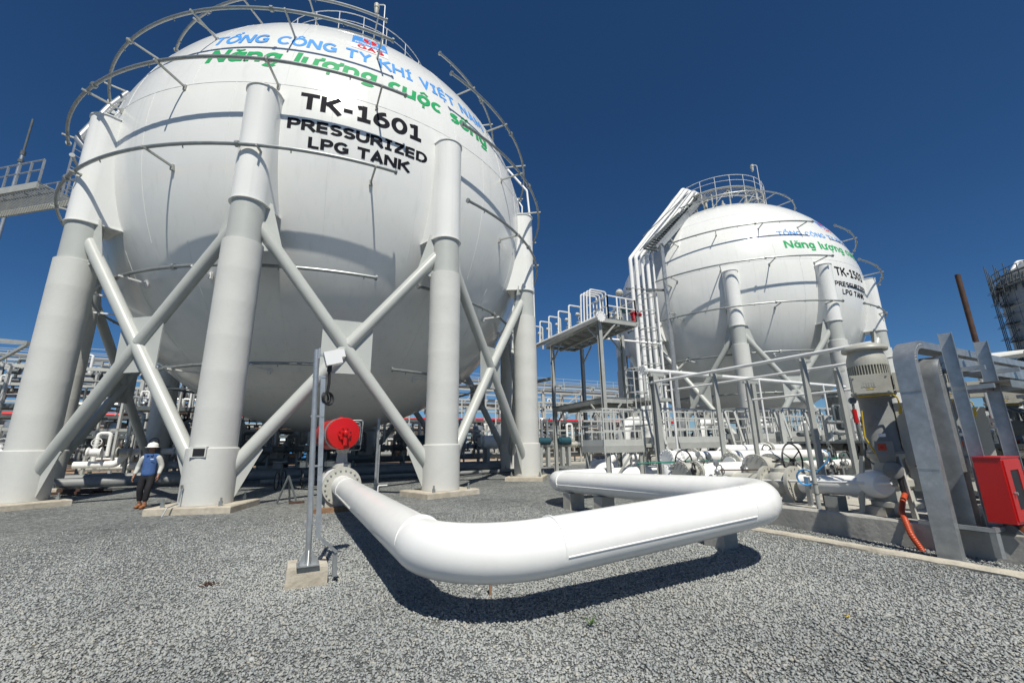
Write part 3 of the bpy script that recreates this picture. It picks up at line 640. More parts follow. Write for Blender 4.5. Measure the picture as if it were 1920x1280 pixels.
for p0, p1, d in ((c1 + d2.normalized() * 1.0, c2 - d2.normalized() * 1.05, d2), (c2 + d3.normalized() * 1.0, c3 - d3.normalized() * 1.0, d3), (l1(10.7), l1(8.2), d1)):
    sd = d.normalized().cross(Z); sd = sd if sd.dot(O - p0) > 0 else -sd
    of = (sd * .965 - Z * .26).normalized() * (r + .002)
    b = MB(); b.tube([p0 + of, p1 + of], .009, 8); b.build('seam_strip', 'pipe', loop)
def block(name, label, c, sx, sy, sz, mt='conc', cat='concrete block', group=None, tilt=.97):
    b = MB(); c = Vector(c); vs = []
    for z_, e in ((0, 1.0), (sz, tilt)):
        vs += [c + B * (x * sx / 2 * e) + A * (y * sy / 2 * e) + Z * z_ for x, y in ((-1, -1), (1, -1), (1, 1), (-1, 1))]
    b.add(vs, [(3, 2, 1, 0), (4, 5, 6, 7), (0, 1, 5, 4), (1, 2, 6, 5), (2, 3, 7, 6), (3, 0, 4, 7)])
    return tag(b.build(name, mt, smooth=False), label, cat, group)
s = l3(5.25); block('concrete_block', 'small concrete block under the right end of the white pipe loop', (s.x, s.y, -.04), .3, .36, s.z - r + .05, 'concd')
s = l3(9.6); block('concrete_block', 'pale concrete block under the far left bend of the white pipe loop', (s.x, s.y, -.04), .42, .3, s.z - r + .045, 'conc')
s = l3(8.3); block('concrete_block', 'second concrete block under the middle of the far pipe run', (s.x, s.y, -.04), .34, .3, s.z - r + .05, 'conc')
s = Q(920, 1118, 0); b = MB(); b.cyl(s - Z * .05, s + Vector((-.01, .02, .2)), .014, 8); tag(b.build('wooden_stake', 'wood'), 'short brown wooden stake in the gravel under the front pipe bend', 'stake')

# ------------------------------------------------------------------ valve with red actuator
vb = l1(11.98); ax = d1.normalized(); side = ax.cross(Z).normalized()
va = thing('actuated_valve', 'large pale valve with a red drum actuator at the end of the white pipe', 'valve', (vb.x, vb.y, 0))
b = MB(); b.flange(vb, ax, .46, .1, 20, .022, 40); b.build('flange', 'valve', va)
b = MB(); b.flange(vb + ax * 1.2, ax, .46, .1, 20, .022, 40); b.build('flange', 'valve', va)
b = MB(); b.lathe([(.27, .05), (.34, .12), (.44, .3), (.46, .6), (.44, .9), (.34, 1.08), (.27, 1.15)], vb, ax, 40); b.build('valve_body', 'whitesteel', va)
b = MB(); mc = vb + ax * .5; b.lathe([(.24, .42), (.24, .52), (.15, .56), (.12, .78), (.16, .84), (.16, .92)], mc, Z, 24); b.build('bonnet', 'valve', va)
b = MB(); b.obox(mc + Z * 1.02, side * .14, ax * .14, Z * .12); b.build('actuator_bracket', 'red', va, smooth=False)
ac = mc + Z * 1.29 - side * (.10 if side.x > 0 else -.10); axv = ax; ax = (Matrix.Rotation(rad(8), 3, 'Z') @ ax).normalized()
b = MB(); b.lathe([(.0, -.5), (.22, -.485), (.392, -.46), (.408, -.43), (.41, -.38), (.41, 1.15), (.33, 1.25), (.0, 1.27)], ac, ax, 44)
act = b.build('actuator_drum', 'red', va)
b = MB(); b.lathe([(.413, -.24), (.417, -.23), (.417, -.06), (.413, -.05)], ac, ax, 44); b.build('drum_band', 'galv', act)
b = MB(); b.flange(ac - ax * .5, ax, .17, .06, 8, .02); b.lathe([(.02, -.72), (.06, -.7), (.07, -.53), (.10, -.5)], ac, ax, 16); b.cyl(ac - ax * .62, ac - ax * .62 - Z * .3, .05, 10); b.build('drum_cover', 'red', act)
b = MB(); b.cyl(ac + Z * .36, ac + Z * .46, .04, 10); b.cyl(ac + ax * .3 + Z * .34, ac + ax * .3 + Z * .40, .03, 10); b.build('lifting_lug', 'red', act)
b = MB(); sR = -side if (-side).x > 0 else side
b.tube(rpath([ac + sR * .2 + Z * .36, ac + sR * .58 + Z * .36, ac + sR * .55 - Z * .42, ac + sR * .2 - Z * .44], .05), .012, 6); b.tube(rpath([ac + sR * .3 + Z * .25 - ax * .2, ac + sR * .48 + Z * .2 - ax * .2, ac + sR * .46 - Z * .1 - ax * .2, ac + sR * .34 - Z * .3 - ax * .2], .05), .011, 6)
b.tube(rpath([ac + sR * .36 + Z * .1, ac + sR * .5 + Z * .1, ac + sR * .5 + Z * .3, ac + sR * .3 + Z * .32], .05), .01, 6); b.build('tubing', 'galv', va)
b = MB(); b.box(ac + sR * .46 - Z * .15, .16, .2, .3); b.cyl(ac + sR * .44 + Z * .06, ac + sR * .44 + Z * .2, .06, 12); b.build('control_box', 'dark', va)
ax = axv
for e in (.02, 1.18):
    b = MB(); q = vb + ax * e; b.prism([q + side * x + Z * z_ for x, z_ in ((-.36, -.5), (.36, -.5), (.36, -.2), (.2, -.34), (-.2, -.34), (-.36, -.2))], ax * .05); b.build('saddle', 'valve', va, smooth=False)
b = MB(); b.box((vb + ax * .6).xy.to_3d() + Z * .06, .85, 1.5, .05); b.build('base_plate', 'steel', va, smooth=False)
b = MB(); b.box((vb - ax * .12).xy.to_3d() + Z * .04, 1.25, .22, .13); tag(b.build('timber_sleeper', 'wood', smooth=False), 'weathered timber sleeper under the front of the red actuator valve', 'timber')
q = vb * 1.0 + ax * .3 + sR * .78; q.z = .1
dv_ = thing('drain_valve', 'small white drain valve with pipe beside the big actuated valve', 'valve', (q.x, q.y, 0))
b = MB(); b.tube(rpath([q - sR * .5 + Z * .22, q + Z * .22, q + sR * .16 + Z * .22, q + sR * .16 + Z * .42, q + sR * .4 + Z * .42], .04), .018, 8); b.cyl(q - Z * .1, q + Z * .2, .02, 8); b.build('drain_pipe', 'whitesteel', dv_)
b = MB(); b.sphere(q + Z * .22, .06); b.flange(q + Z * .22 - sR * .09, sR, .08, .03, 6, .01); b.flange(q + Z * .22 + sR * .09, sR, .08, .03, 6, .01); b.cyl(q + Z * .25, q + Z * .36, .02, 8); b.build('valve_body', 'whitesteel', dv_)
b = MB(); b.ring(q + Z * .37, Z, .08, .012, 18, 6); b.bar(q + Z * .37 - sR * .08, q + Z * .37 + sR * .08, .015, .015); b.build('handwheel', 'dark', dv_)

# ------------------------------------------------------------------ instrument pole on a concrete plinth
pc = Vector((-2.47, 5.51, 0)); zt_ = .225
b = MB(); vs = []
for z_, e in ((-.05, 1.0), (zt_ - .03, .99), (zt_, .95)): vs += [pc + B * (x * .22 * e) + A * (y * .2 * e) + Z * z_ for x, y in ((-1, -1), (1, -1), (1, 1), (-1, 1))]
b.add(vs, [(3, 2, 1, 0), (8, 9, 10, 11)] + [(i + 4 * l, (i + 1) % 4 + 4 * l, (i + 1) % 4 + 4 * l + 4, i + 4 * l + 4) for l in (0, 1) for i in range(4)])
tag(b.build('concrete_plinth', 'conc2', smooth=False), 'pale concrete plinth carrying the thin instrument pole', 'plinth')
pb_ = Q(577, 1058, zt_); top = Vector((pb_.x - .13, pb_.y, 2.78)); lean = lambda h_: Vector((-.13 * h_ / 2.56, 0, h_))
pl_ = thing('instrument_pole', 'thin galvanised pole on a concrete plinth with a white hooded box on top', 'pole', (pb_.x, pb_.y, zt_))
b = MB(); b.cyl(pb_, top, .033, 16); b.build('pole', 'galv', pl_)
b = MB(); b.box(pb_ + Z * .006, .24, .22, .012)
for k in range(4):
    d = (B, A, -B, -A)[k]; b.prism([pb_ + d * .034 + Z * .012, pb_ + d * .11 + Z * .012, pb_ + d * .034 + Z * .16], d.cross(Z) * .008)
for x in (-1, 1):
    for y in (-1, 1): b.cyl(pb_ + B * .1 * x + A * .09 * y, pb_ + B * .1 * x + A * .09 * y + Z * .05, .01, 6)
b.build('base_plate', 'galv', pl_, smooth=False)
tr = pb_ + B * .085 - A * .02
b = MB(); b.channel(tr + Z * .28, tr + lean(2.2), .055, .03, B, .004); b.channel(tr + Z * .28, tr + Z * .1 + B * .2, .055, .03, A, .004); b.channel(tr + Z * .1 + B * .2, tr - Z * .16 + B * .21, .055, .03, B, .004); b.build('cable_trunk', 'galv', pl_, smooth=False)
for zz in (.45, 1.1, 1.7, 2.2):
    b = MB(); b.bar(pb_ + lean(zz) - B * .04, tr + lean(zz) + B * .03, .02, .02); b.build('clamp', 'galv', pl_, smooth=False)
bx = top + B * .20 - Z * .10
b = MB(); x_ = (B * .93 + Z * .28).normalized(); z_ = (Z - x_ * x_.z).normalized()
b.obox(bx, x_ * .10, A * .09, z_ * .09); b.obox(bx + x_ * .12 + z_ * .03, x_ * .03, A * .088, z_ * .05); b.build('hooded_box', 'txtw', pl_, smooth=False)
b = MB(); b.bar(top - Z * .07, top - Z * .07 + B * .12, .03, .03); b.box(top - Z * .05 + B * .03, .02, .06, .14); b.build('box_arm', 'galv', pl_, smooth=False)
b = MB(); q = bx - Z * .12 - B * .03; b.cyl(q + Z * .05, q - Z * .06, .03, 10); b.tube(rpath([q - Z * .05, q - Z * .2 + B * .01, q - Z * .32], .05), .018, 6); b.build('sensor', 'black', pl_)
b = MB(); b.ring(q - Z * .40, Vector((1, -.25, 0)), .075, .012, 18, 6); b.ring(q - Z * .41 + B * .02, Vector((1, -.4, .1)), .08, .012, 18, 6); b.ring(q - Z * .40 - B * .02, Vector((1, -.1, .1)), .07, .012, 18, 6); b.build('cable_coil', 'black', pl_)
q = Q(703, 921, 0)
po = thing('post', 'bare grey steel post on the gravel under the big tank', 'post', q)
b = MB(); b.cyl(q, q + Z * 2.55, .05, 12); b.build('post_tube', 'galv', po)
b = MB(); b.channel(q + B * .07, q + B * .07 + Z * 1.6, .06, .03, B, .006); b.build('cable_trunk', 'galv', po, smooth=False)
s = Vector((-6.55, 12.9, 0)); jk = thing('tripod_stand', 'small dark tripod stand beside the front tank column footing', 'tripod', s)
for dx, dy in ((.35, -.1), (-.05, .3), (-.12, -.28)):
    b = MB(); b.bar(s + Z * .75, s + Vector((dx, dy, .03)), .04, .04); b.build('leg', 'dark', jk, smooth=False)
b = MB(); b.box(s + Vector((.35, -.1, .03)), .4, .14, .05); b.build('foot_plate', 'rust', jk, smooth=False)

# ------------------------------------------------------------------ kerb, wall, slab
def strip(name, mt, pb0, pb1, pa0, pa1, z0, z1, n=40, wob=.008, label=None, cat=None, seed=1):
    rn = random.Random(seed); b = MB(); secs = []
    for k in range(n + 1):
        pa = pa0 + (pa1 - pa0) * k / n; e = lambda: rn.uniform(-wob, wob); c = min(.03, (z1 - z0) * .3)
        secs.append([G(pa, pb0 + e(), z0), G(pa, pb0 + e(), z1 - c + e() * .5), G(pa, pb0 + c + e(), z1 + e() * .5), G(pa, pb1 - c, z1 + e() * .5), G(pa, pb1, z1 - c), G(pa, pb1, z0)])
    m_ = 6; b.add([v for s_ in secs for v in s_], [(i * m_ + j, i * m_ + (j + 1) % m_, (i + 1) * m_ + (j + 1) % m_, (i + 1) * m_ + j) for i in range(n) for j in range(m_)] + [tuple(range(5, -1, -1)), tuple(n * m_ + j for j in range(6))])
    o = b.build(name, mt, sharp=25)
    return tag(o, label, cat) if label else struct(o)
strip('kerb', 'kerb', 7.38, 7.58, 5.7, -3, -.04, .055, 60, .012, seed=2)
strip('low_wall', 'concd', 8.22, 8.42, 8.3, 2.12, -.04, .36, 50, .012, label='low stained concrete wall round the pump slab', cat='wall', seed=3)
b = MB(); b.prism([G(2.3, 8.425, -.04), G(2.12, 8.425, -.04), G(2.12, 26, -.04), G(2.3, 26, -.04)], Z * .398); tag(b.build('low_wall', 'concd', smooth=False), 'return of the low concrete wall beyond the red cabinet', 'wall')
b = MB(); b.prism([G(2.31, 8.43, -.05), G(9.4, 8.43, -.05), G(9.4, 30, -.05), G(2.31, 30, -.05)], Z * .20); struct(b.build('pump_slab', 'slab', smooth=False))

# ------------------------------------------------------------------ pump skid: pumps with vertical motors
def make_pump(loc, label):
    t = thing('motor_pump', label, 'pump', loc, 'vertical motor pumps on the slab')
    o = Vector(loc); b_ = B; a_ = A
    def bb(): return MB()
    b = bb(); b.lathe([(.30, 2.55), (.305, 2.62), (.29, 2.70), (.26, 2.80), (.255, 2.84)], o, Z, 36); b.build('motor_end_bell', 'cream', t)
    b = bb(); b.lathe([(.20, 2.84), (.335, 2.83), (.345, 2.86), (.33, 2.90), (.22, 2.96), (.08, 2.985), (.0, 2.99)], o, Z, 36); b.build('motor_cap', 'cream', t)
    b = bb(); b.cyl(o + Z * 2.10, o + Z * 2.56, .25, 36)
    for k in range(44):
        a = 2 * PI * k / 44; d = Vector((math.cos(a), math.sin(a), 0)); b.obox(o + d * .27 + Z * 2.33, d * .035, d.cross(Z) * .006, Z * .22)
    b.build('cooling_fins', 'cream', t, smooth=False)
    b = bb(); b.lathe([(.22, 2.02), (.32, 2.03), (.32, 2.08), (.25, 2.11)], o, Z, 36); b.build('motor_flange', 'cream', t)
    f = -A * .75 - B * .66; f.normalize(); s = Vector((-f.y, f.x, 0)); f = (-B * .92 - A * .38).normalized(); s = Vector((-f.y, f.x, 0))
    q = o + f * .36 + Z * 2.19
    b = bb(); b.obox(q, s * .27, f * .12, Z * .17); b.obox(q + f * .125, s * .25, f * .006, Z * .155)
    for x in (-1, 1):
        for y in (-1, 1): b.cyl(q + f * .12 + s * .22 * x + Z * .125 * y, q + f * .145 + s * .22 * x + Z * .125 * y, .014, 6)
    tb = b.build('terminal_box', 'cream', t, smooth=False)
    flat_text('ABB', q + f * .1325 - s * .13 - Z * .05, s, Z, .2, .09, .12, 'maker_plate', 'valve', tb)
    b = bb(); b.obox(q + f * .133 - s * .02 - Z * .085, s * .05, f * .002, Z * .01); b.build('nameplate_stripe', 'yellow', tb, smooth=False)
    q2 = o + s * .44 * 1 + f * .1 + Z * 2.22
    b = bb(); b.obox(q2 - s * .03, s * .10, f * .14, Z * .16); b.build('side_box', 'cream', t, smooth=False)
    b = bb(); b.tube(rpath([q2 + s * .05 + Z * .0, q2 + s * .30 + Z * .03, q2 + s * .42 + Z * .02], .05), [.045] * len(rpath([q2 + s * .05 + Z * .0, q2 + s * .30 + Z * .03, q2 + s * .42 + Z * .02], .05)), 10); b.build('cable_gland', 'black', t)
    b = bb(); b.lathe([(.26, 1.02), (.27, 1.05), (.235, 1.1), (.235, 1.95), (.30, 1.98), (.30, 2.02)], o, Z, 36); b.build('motor_stool', 'mach', t)
    b = bb(); b.obox(o + s * .36 - f * .1 + Z * 1.35, s * .12, f * .2, Z * .52); b.prism([o + s * .26 - f * .28 + Z * .9, o + s * .62 - f * .28 + Z * .5, o + s * .62 - f * .28 + Z * .42, o + s * .26 - f * .28 + Z * .42], f * .35); b.build('guard_panel', 'machl' if 'machl' in M else 'valve', t, smooth=False)
    b = bb(); b.lathe([(.34, .16), (.34, .24), (.27, .26), (.25, .45), (.30, .5), (.30, .6), (.24, .64), (.2, .9), (.27, .96), (.27, 1.02)], o, Z, 32); b.build('pump_head', 'valve', t)
    b = bb()
    for k in range(4):
        a = rad(45 + 90 * k); d = B * math.cos(a) + A * math.sin(a); b.bar(o + d * .52 + Z * .0, o + d * .36 + Z * .98, .09, .03)
        b.box(o + d * .52 + Z * .015, .2, .2, .03)
    b.build('support_frame', 'valve', t, smooth=False)
    q3 = o + f * .40 + s * .0 + Z * 1.0
    b = bb(); b.obox(q3 + Z * .12, s * .12, f * .06, Z * .11); b.prism([q3 - s * .12 + Z * .01 + f * .06, q3 + s * .12 + Z * .01 + f * .06, q3 + s * .1 - Z * .12 + f * .02, q3 - s * .1 - Z * .12 + f * .02], -f * .1); pbx = b.build('push_button_box', 'mach', t, smooth=False)
    b = bb(); b.obox(q3 + f * .063 + Z * .135 - s * .03, s * .055, f * .004, Z * .055); b.build('button_plate', 'orange', pbx, smooth=False)
    b = bb(); b.cyl(q3 + f * .066 + Z * .135 - s * .03, q3 + f * .085 + Z * .135 - s * .03, .026, 16); b.build('stop_button', 'red', pbx)
    b = bb(); b.obox(q3 + f * .03 + Z * .33, s * .05, f * .003, Z * .028); b.build('sticker', 'txtw', t, smooth=False)
    b = bb(); b.lathe([(.12, -.06), (.135, -.05), (.135, .05), (.12, .06)], q3 + s * .05 - Z * .24 + f * .02, f, 20); b.build('junction_box', 'mach', t)
    b = bb(); b.tube(rpath([q3 + s * .10 - Z * .3, q3 + s * .12 - Z * .55, q3 + s * .13 - Z * .68], .05), .034, 10); b.build('cable', 'black', t)
    yl = [q + f * .08 - s * .22 - Z * .20, q + f * .1 + s * .24 - Z * .19, q + f * .06 + s * .3 - Z * .25, q + f * .05 + s * .31 - Z * .42]
    b = bb(); b.tube(rpath(yl, .06), .012, 8); b.tube(rpath([yl[3], yl[3] - Z * .1 - s * .02], .02), .022, 8); b.build('yellow_cable', 'yellow', t)
    b = bb(); b.tube(rpath([q3 - s * .2 + Z * .75, q3 - s * .23 + Z * .3, q3 - s * .1 - Z * .05, q3 + s * .02 - Z * .1], .08), .012, 8); b.build('yellow_cable', 'yellow', t)
    b = bb(); q4 = q3 - s * .30; b.cyl(q4 + Z * .55, q4 + Z * .78, .035, 12); b.build('red_gauge_tube', 'red', t)
    b = bb(); b.cyl(q4 + Z * .78, q4 + Z * .9, .02, 8); b.lathe([(.06, -.03), (.06, .03)], q4 + Z * .93, f, 14); b.tube(rpath([q4 + Z * .55, q4 + Z * .2 + s * .03, q4 - Z * .05 + s * .02, q4 - Z * .15 + s * .12], .05), .014, 6); b.build('gauge', 'dark', t)
    return t
slab_z = .155
P0 = G(3.9, 9.28, slab_z + .12)
make_pump(P0, 'nearest grey vertical motor pump, an orange conduit at its foot')
pumps = [bpy.data.objects['motor_pump']]
for k, lb_ in ((1, 'vertical motor pump behind the galvanised cable tray'), (2, 'vertical motor pump seen between the two galvanised posts'), (3, 'vertical motor pump at the right edge above the red cabinet')):
    p_ = dup(pumps[0], P0 + B * 3.05 * k, 0, lb_)
for k in range(4):
    q = G(3.9, 9.28 + 3.05 * k, slab_z - .02); b = MB(); b.box(q + Z * .065, 1.5, 1.5, .15)
    tag(b.build('pump_plinth', 'slab', smooth=False), ('concrete plinth under the nearest motor pump', 'concrete plinth under the pump behind the cable tray', 'concrete plinth under the third motor pump along', 'concrete plinth under the last motor pump on the right')[k], 'plinth', 'pump plinths')
q = G(5.35, 9.0, slab_z - .01); b = MB(); b.box(q + Z * .1, .75, 1.0, .2); tag(b.build('pipe_plinth', 'slab', smooth=False), 'low concrete plinth in front of the nearest pump, half in shade', 'plinth')

# corrugated orange conduit over the wall
f = (-B * .92 - A * .38).normalized(); s_ = Vector((-f.y, f.x, 0)); cs = P0 + f * .40 + Z * .34 + s_ * .13
w1, w2 = PB(1690, 958, 8.42), PB(1697, 975, 8.2); w1.z, w2.z = .45, .40
cp = rpath([cs + Z * .05, cs * .5 + w1 * .5 + Z * .06, w1, w2, PB(1708, 1002, 8.1), Q(1731, 1034, -.01)], .35, 8)
b = MB(); fine = []
for u_, v_ in zip(cp, cp[1:]):
    n_s = max(1, int((v_ - u_).length / .006)); fine += [u_ + (v_ - u_) * i / n_s for i in range(n_s)]
b.tube(fine, [.040 if i % 4 < 2 else .0365 for i in range(len(fine))], 12)
tag(b.build('corrugated_conduit', 'orange'), 'orange corrugated conduit drooping over the low wall into the gravel', 'conduit')

# ------------------------------------------------------------------ galvanised cable trays on posts
def tray(name, label, path, pa, wd, dp, mt, t=.006):
    path = [Vector((x, y, 0)) for x, y in path]; path = rpath(path, .34, 10); n = len(path); b = MB(); vs = []
    for i in range(n):
        a0 = path[max(0, i - 1)]; a1 = path[min(n - 1, i + 1)]; d = (a1 - a0).normalized(); nx, nz = d.y, -d.x      # inward normal
        w2 = wd / 2
        for x, y in ((-w2, 0), (w2, 0), (w2, dp), (w2 - t, dp), (w2 - t, t), (-w2 + t, t), (-w2 + t, dp), (-w2, dp)):
            vs.append(G(pa + x, path[i].x + nx * y, path[i].y + nz * y))
    b.add(vs, [(i * 8 + j, i * 8 + (j + 1) % 8, (i + 1) * 8 + (j + 1) % 8, (i + 1) * 8 + j) for i in range(n - 1) for j in range(8)] + [tuple(range(7, -1, -1)), tuple((n - 1) * 8 + j for j in range(8))])
    root = thing(name, label, 'cable tray', G(pa, path[0].x, 0)); b.build('channel', mt, root, sharp=30)
    b = MB()      # rivets along the flange edge at the bend and joint plates
    for i in range(2, n - 1):
        d = (path[i + 1] - path[i - 1]).normalized()
        c_ = G(pa - wd / 2 - .001, path[i].x + d.y * dp * .5, path[i].y - d.x * dp * .5); b.cyl(c_ - A * .006, c_ + A * .002, .008, 6)
        c_ = G(pa + wd / 2 + .001, path[i].x + d.y * dp * .5, path[i].y - d.x * dp * .5); b.cyl(c_ - A * .002, c_ + A * .006, .008, 6)
    b.build('rivets', mt, root, smooth=False)
    return root, path
ty, tp = tray('cable_tray', 'tall galvanised cable tray rising from the ground and bending right at the top', [(7.74, .0), (7.74, 2.93), (24, 2.93)], 2.81, .245, .11, 'galv')
for zz in (1.15, 2.2): b = MB(); b.box(G(2.81, 7.735, zz), .003, .25, .02); b.build('joint_cover', 'galv', ty, smooth=False)
b = MB(); b.bar(G(3.1, 7.88, .42), G(2.35, 7.88, .42), .05, .05); b.bar(G(2.38, 7.87, .42), G(2.38, 8.2, .42), .05, .05); b.bar(G(2.38, 7.9, .39), G(2.38, 7.9, .1), .08, .05); b.build('support_bracket', 'galv', ty, smooth=False)
ty2, tp2 = tray('cable_tray', 'shorter inner galvanised cable tray tucked behind the taller one', [(8.1, .38), (8.1, 2.72), (24, 2.72)], 2.72, .26, .19, 'galv')
ty3, tp3 = tray('cable_tray', 'lower horizontal cable tray running along behind the posts', [(8.6, 2.30), (24, 2.301)], 2.2, .3, .1, 'galvd')
for i, (pa, pb_1, zb_, zt_1, lb_) in enumerate(((2.49, 8.33, .38, 3.02, 'first galvanised channel post, left of the red cabinet'), (2.36, 9.1, .15, 2.94, 'second galvanised channel post, behind the red cabinet'), (2.35, 11.2, .15, 2.98, 'channel post farther right holding the cable trays'))):
    q = G(pa, pb_1, 0); ps = thing('channel_post', lb_, 'post', (q.x, q.y, zb_), 'channel posts holding the trays')
    b = MB(); b.channel(q + Z * zb_, q + Z * zt_1, .15, .09, (-B * .6 + A * .8) if False else (A * .96 - B * .28).normalized(), .008); b.build('post', 'galv', ps, smooth=False)
    b = MB(); b.box(q + Z * (zb_ + .008), .26, .26, .016)
    for k in range(2): b.prism([q + A * (.07 if k else -.07) + Z * zb_, q + A * (.19 if k else -.19) + Z * zb_, q + A * (.07 if k else -.07) + Z * (zb_ + .2)], B * .012)
    b.build('base_plate', 'galvd', ps, smooth=False)
    b = MB(); b.bar(q + Z * 2.22 + A * .3, q + Z * 2.22 - A * .35, .06, .06); b.bar(q + Z * 2.48 + A * .3 + B * .05, q + Z * 2.48 - A * .3 + B * .05, .05, .06); b.build('cross_arm', 'galv', ps, smooth=False)
q = PB(1795, 515, 9.75); zt = q.z; q.z = .15; b = MB(); b.tube([q, q + Z * (zt - .15)], .037, 14); tag(b.build('vent_pipe', 'rust'), 'bare rusty brown pipe sticking up above the cable trays', 'pipe')
# red fire cabinet on bricks
rc = thing('fire_cabinet', 'red fire hose cabinet with a glass door window on the low wall', 'cabinet', G(2.3, 8.3, .5))
x0_, x1_, y0_, y1_, z0_, z1_ = 8.0, 8.62, 2.185, 2.44, .50, 1.285
b = MB(); b.box(G((y0_ + y1_) / 2, (x0_ + x1_) / 2, (z0_ + z1_) / 2), x1_ - x0_, y1_ - y0_, z1_ - z0_); b.build('cabinet_body', 'red', rc, smooth=False)
b = MB(); b.box(G((y0_ + y1_) / 2, (x0_ + x1_) / 2, z1_ + .008), x1_ - x0_ + .02, y1_ - y0_ + .02, .014); b.build('cabinet_lid', 'red', rc, smooth=False)
b = MB(); ya = y0_ - .008
for (u0, u1, w0, w1) in ((8.03, 8.59, z0_ + .03, z0_ + .16), (8.03, 8.59, z1_ - .15, z1_ - .03), (8.03, 8.17, z0_ + .16, z1_ - .15), (8.45, 8.59, z0_ + .16, z1_ - .15)): b.box(G(ya, (u0 + u1) / 2, (w0 + w1) / 2), u1 - u0, .014, w1 - w0)
dr = b.build('door', 'red', rc, smooth=False)
b = MB(); b.box(G(y0_ - .004, 8.31, (z0_ + z1_) / 2), .28, .006, z1_ - z0_ - .31); b.build('door_window', 'black', dr, smooth=False)
b = MB(); b.cyl(G(ya - .012, 8.10, .86), G(ya - .04, 8.10, .86), .018, 10); b.build('door_handle', 'galv', dr)
b = MB(); b.box(G(2.31, 8.32, .43), .1, .16, .13); b.prism([G(2.44, 8.18, .362), G(2.2, 8.18, .362), G(2.3, 8.18, .49)], B * .03); b.build('cabinet_foot', 'dark', rc, smooth=False)
b = MB(); b.box(G(2.20, 8.36, .405), .22, .1, .09); b.box(G(2.20, 8.36, .455), .2, .095, .01)
tag(b.build('clay_brick', 'brick', smooth=False), 'hollow red clay brick wedged under the fire cabinet', 'brick')
# grey post with coiled blue hose in front of the skid
q = PB(1537, 957, 8.50); q.z = slab_z; tpz = PB(1518, 792, 8.50).z
sp = thing('support_post', 'round grey post behind the low wall with a blue hose coil beside it', 'post', (q.x, q.y, q.z))
b = MB(); b.cyl(q, q + Z * (tpz - q.z), .038, 16); b.build('post_tube', 'steel', sp)
for zz in (.45, .62): b = MB(); b.ring(q + Z * zz, Z, .045, .006, 16, 6); b.build('hose_clip', 'dark', sp)
b = MB(); hc = PB(1511, 894, 8.75); vd = (O - hc); vd.z = 0; vd.normalize()
for k in range(4): b.ring(hc + vd * (.015 * k) + B * random.uniform(-.008, .008), vd + Z * random.uniform(-.1, .1), .135 + .006 * (k % 2), .011, 30, 8)
tag(b.build('hose_coil', 'hose'), 'coil of thin blue hose hanging beside the grey post', 'hose')
b = MB(); b.tube(rpath([PB(1543, 842, 8.9), PB(1556, 850, 8.9), PB(1554, 862, 8.9), PB(1540, 876, 8.85), PB(1526, 888, 8.8)], .12), .011, 8); tag(b.build('hose', 'hose'), 'loose blue hose looping right of the grey post', 'hose')
b = MB(); q = PB(1516, 930, 8.75); b.channel(q + Z * .35, q - Z * .18, .09, .05, (A + B * .3).normalized(), .006); b.channel(q - Z * .18, q - Z * .32 - A * .12, .09, .05, (A + B * .3).normalized(), .006); b.box(Vector((q.x, q.y, slab_z + .04)) , .12, .12, .1)
tag(b.build('cable_duct', 'galv', smooth=False), 'short galvanised cable duct dropping below the blue hose coil', 'duct')
q = G(4.9, 8.62, slab_z); b = MB(); b.tube(rpath([q, q + Z * .14, q + Z * .14 + A * .08, q + A * .08], .035, 6), .012, 8); tag(b.build('earth_loop', 'yellow'), 'tiny yellow earth cable loop at the foot of the grey post', 'cable')

# ------------------------------------------------------------------ valve lines along the skid
def gate_valve(q, d, r, label, wheel_r, wheel_dir, mt='valve', wheel_at=None, group='handwheel valves on the skid'):
    q = Vector(q); d = Vector(d).normalized(); t = thing('gate_valve', label, 'valve', q, group)
    L = r * 2.6
    for e in (-1, 1): b = MB(); b.flange(q + d * e * L / 2, d, r * 1.55, .07, 14, .014, 32); b.build('flange', mt, t)
    b = MB(); b.lathe([(r, -L / 2), (r * 1.02, -L * .3), (r * 1.25, -L * .15), (r * 1.3, 0), (r * 1.25, L * .15), (r * 1.02, L * .3), (r, L / 2)], q, d, 32); b.build('valve_body', mt, t)
    w = Vector(wheel_at) if wheel_at else q + Vector(wheel_dir) * (r * 1.3 + .3); wd = (w - q).normalized()
    b = MB(); b.lathe([(r * .8, r * .9), (r * .8, r * 1.35), (.09, r * 1.4), (.07, (w - q).length * .85), (.03, (w - q).length)], q, wd, 16); b.build('bonnet', mt, t)
    ax_ = Vector(wheel_dir).normalized(); x, y = frame_of(ax_)
    b = MB(); b.ring(w, ax_, wheel_r, .018, 36, 8)
    for k in range(3):
        a = 2 * PI * k / 3 + .5; b.bar(w, w + (x * math.cos(a) + y * math.sin(a)) * wheel_r, .016, .016)
    b.cyl(w - ax_ * .05, w + ax_ * .05, .035, 10); b.build('handwheel', 'black', t)
    return t
def line(name, label, pts, r, mt='pipe', R=.4, flanges=(), group=None, n=24):
    t = thing(name, label, 'pipe', Vector((pts[0][0], pts[0][1], 0)), group)
    b = MB(); b.tube(rpath(pts, R, 10), r, n); b.build('pipe', mt, t)
    for q, d in flanges: b = MB(); b.flange(q, d, r * 1.5, .08, 14, .014, 30); b.build('flange', 'valve', t)
    return t
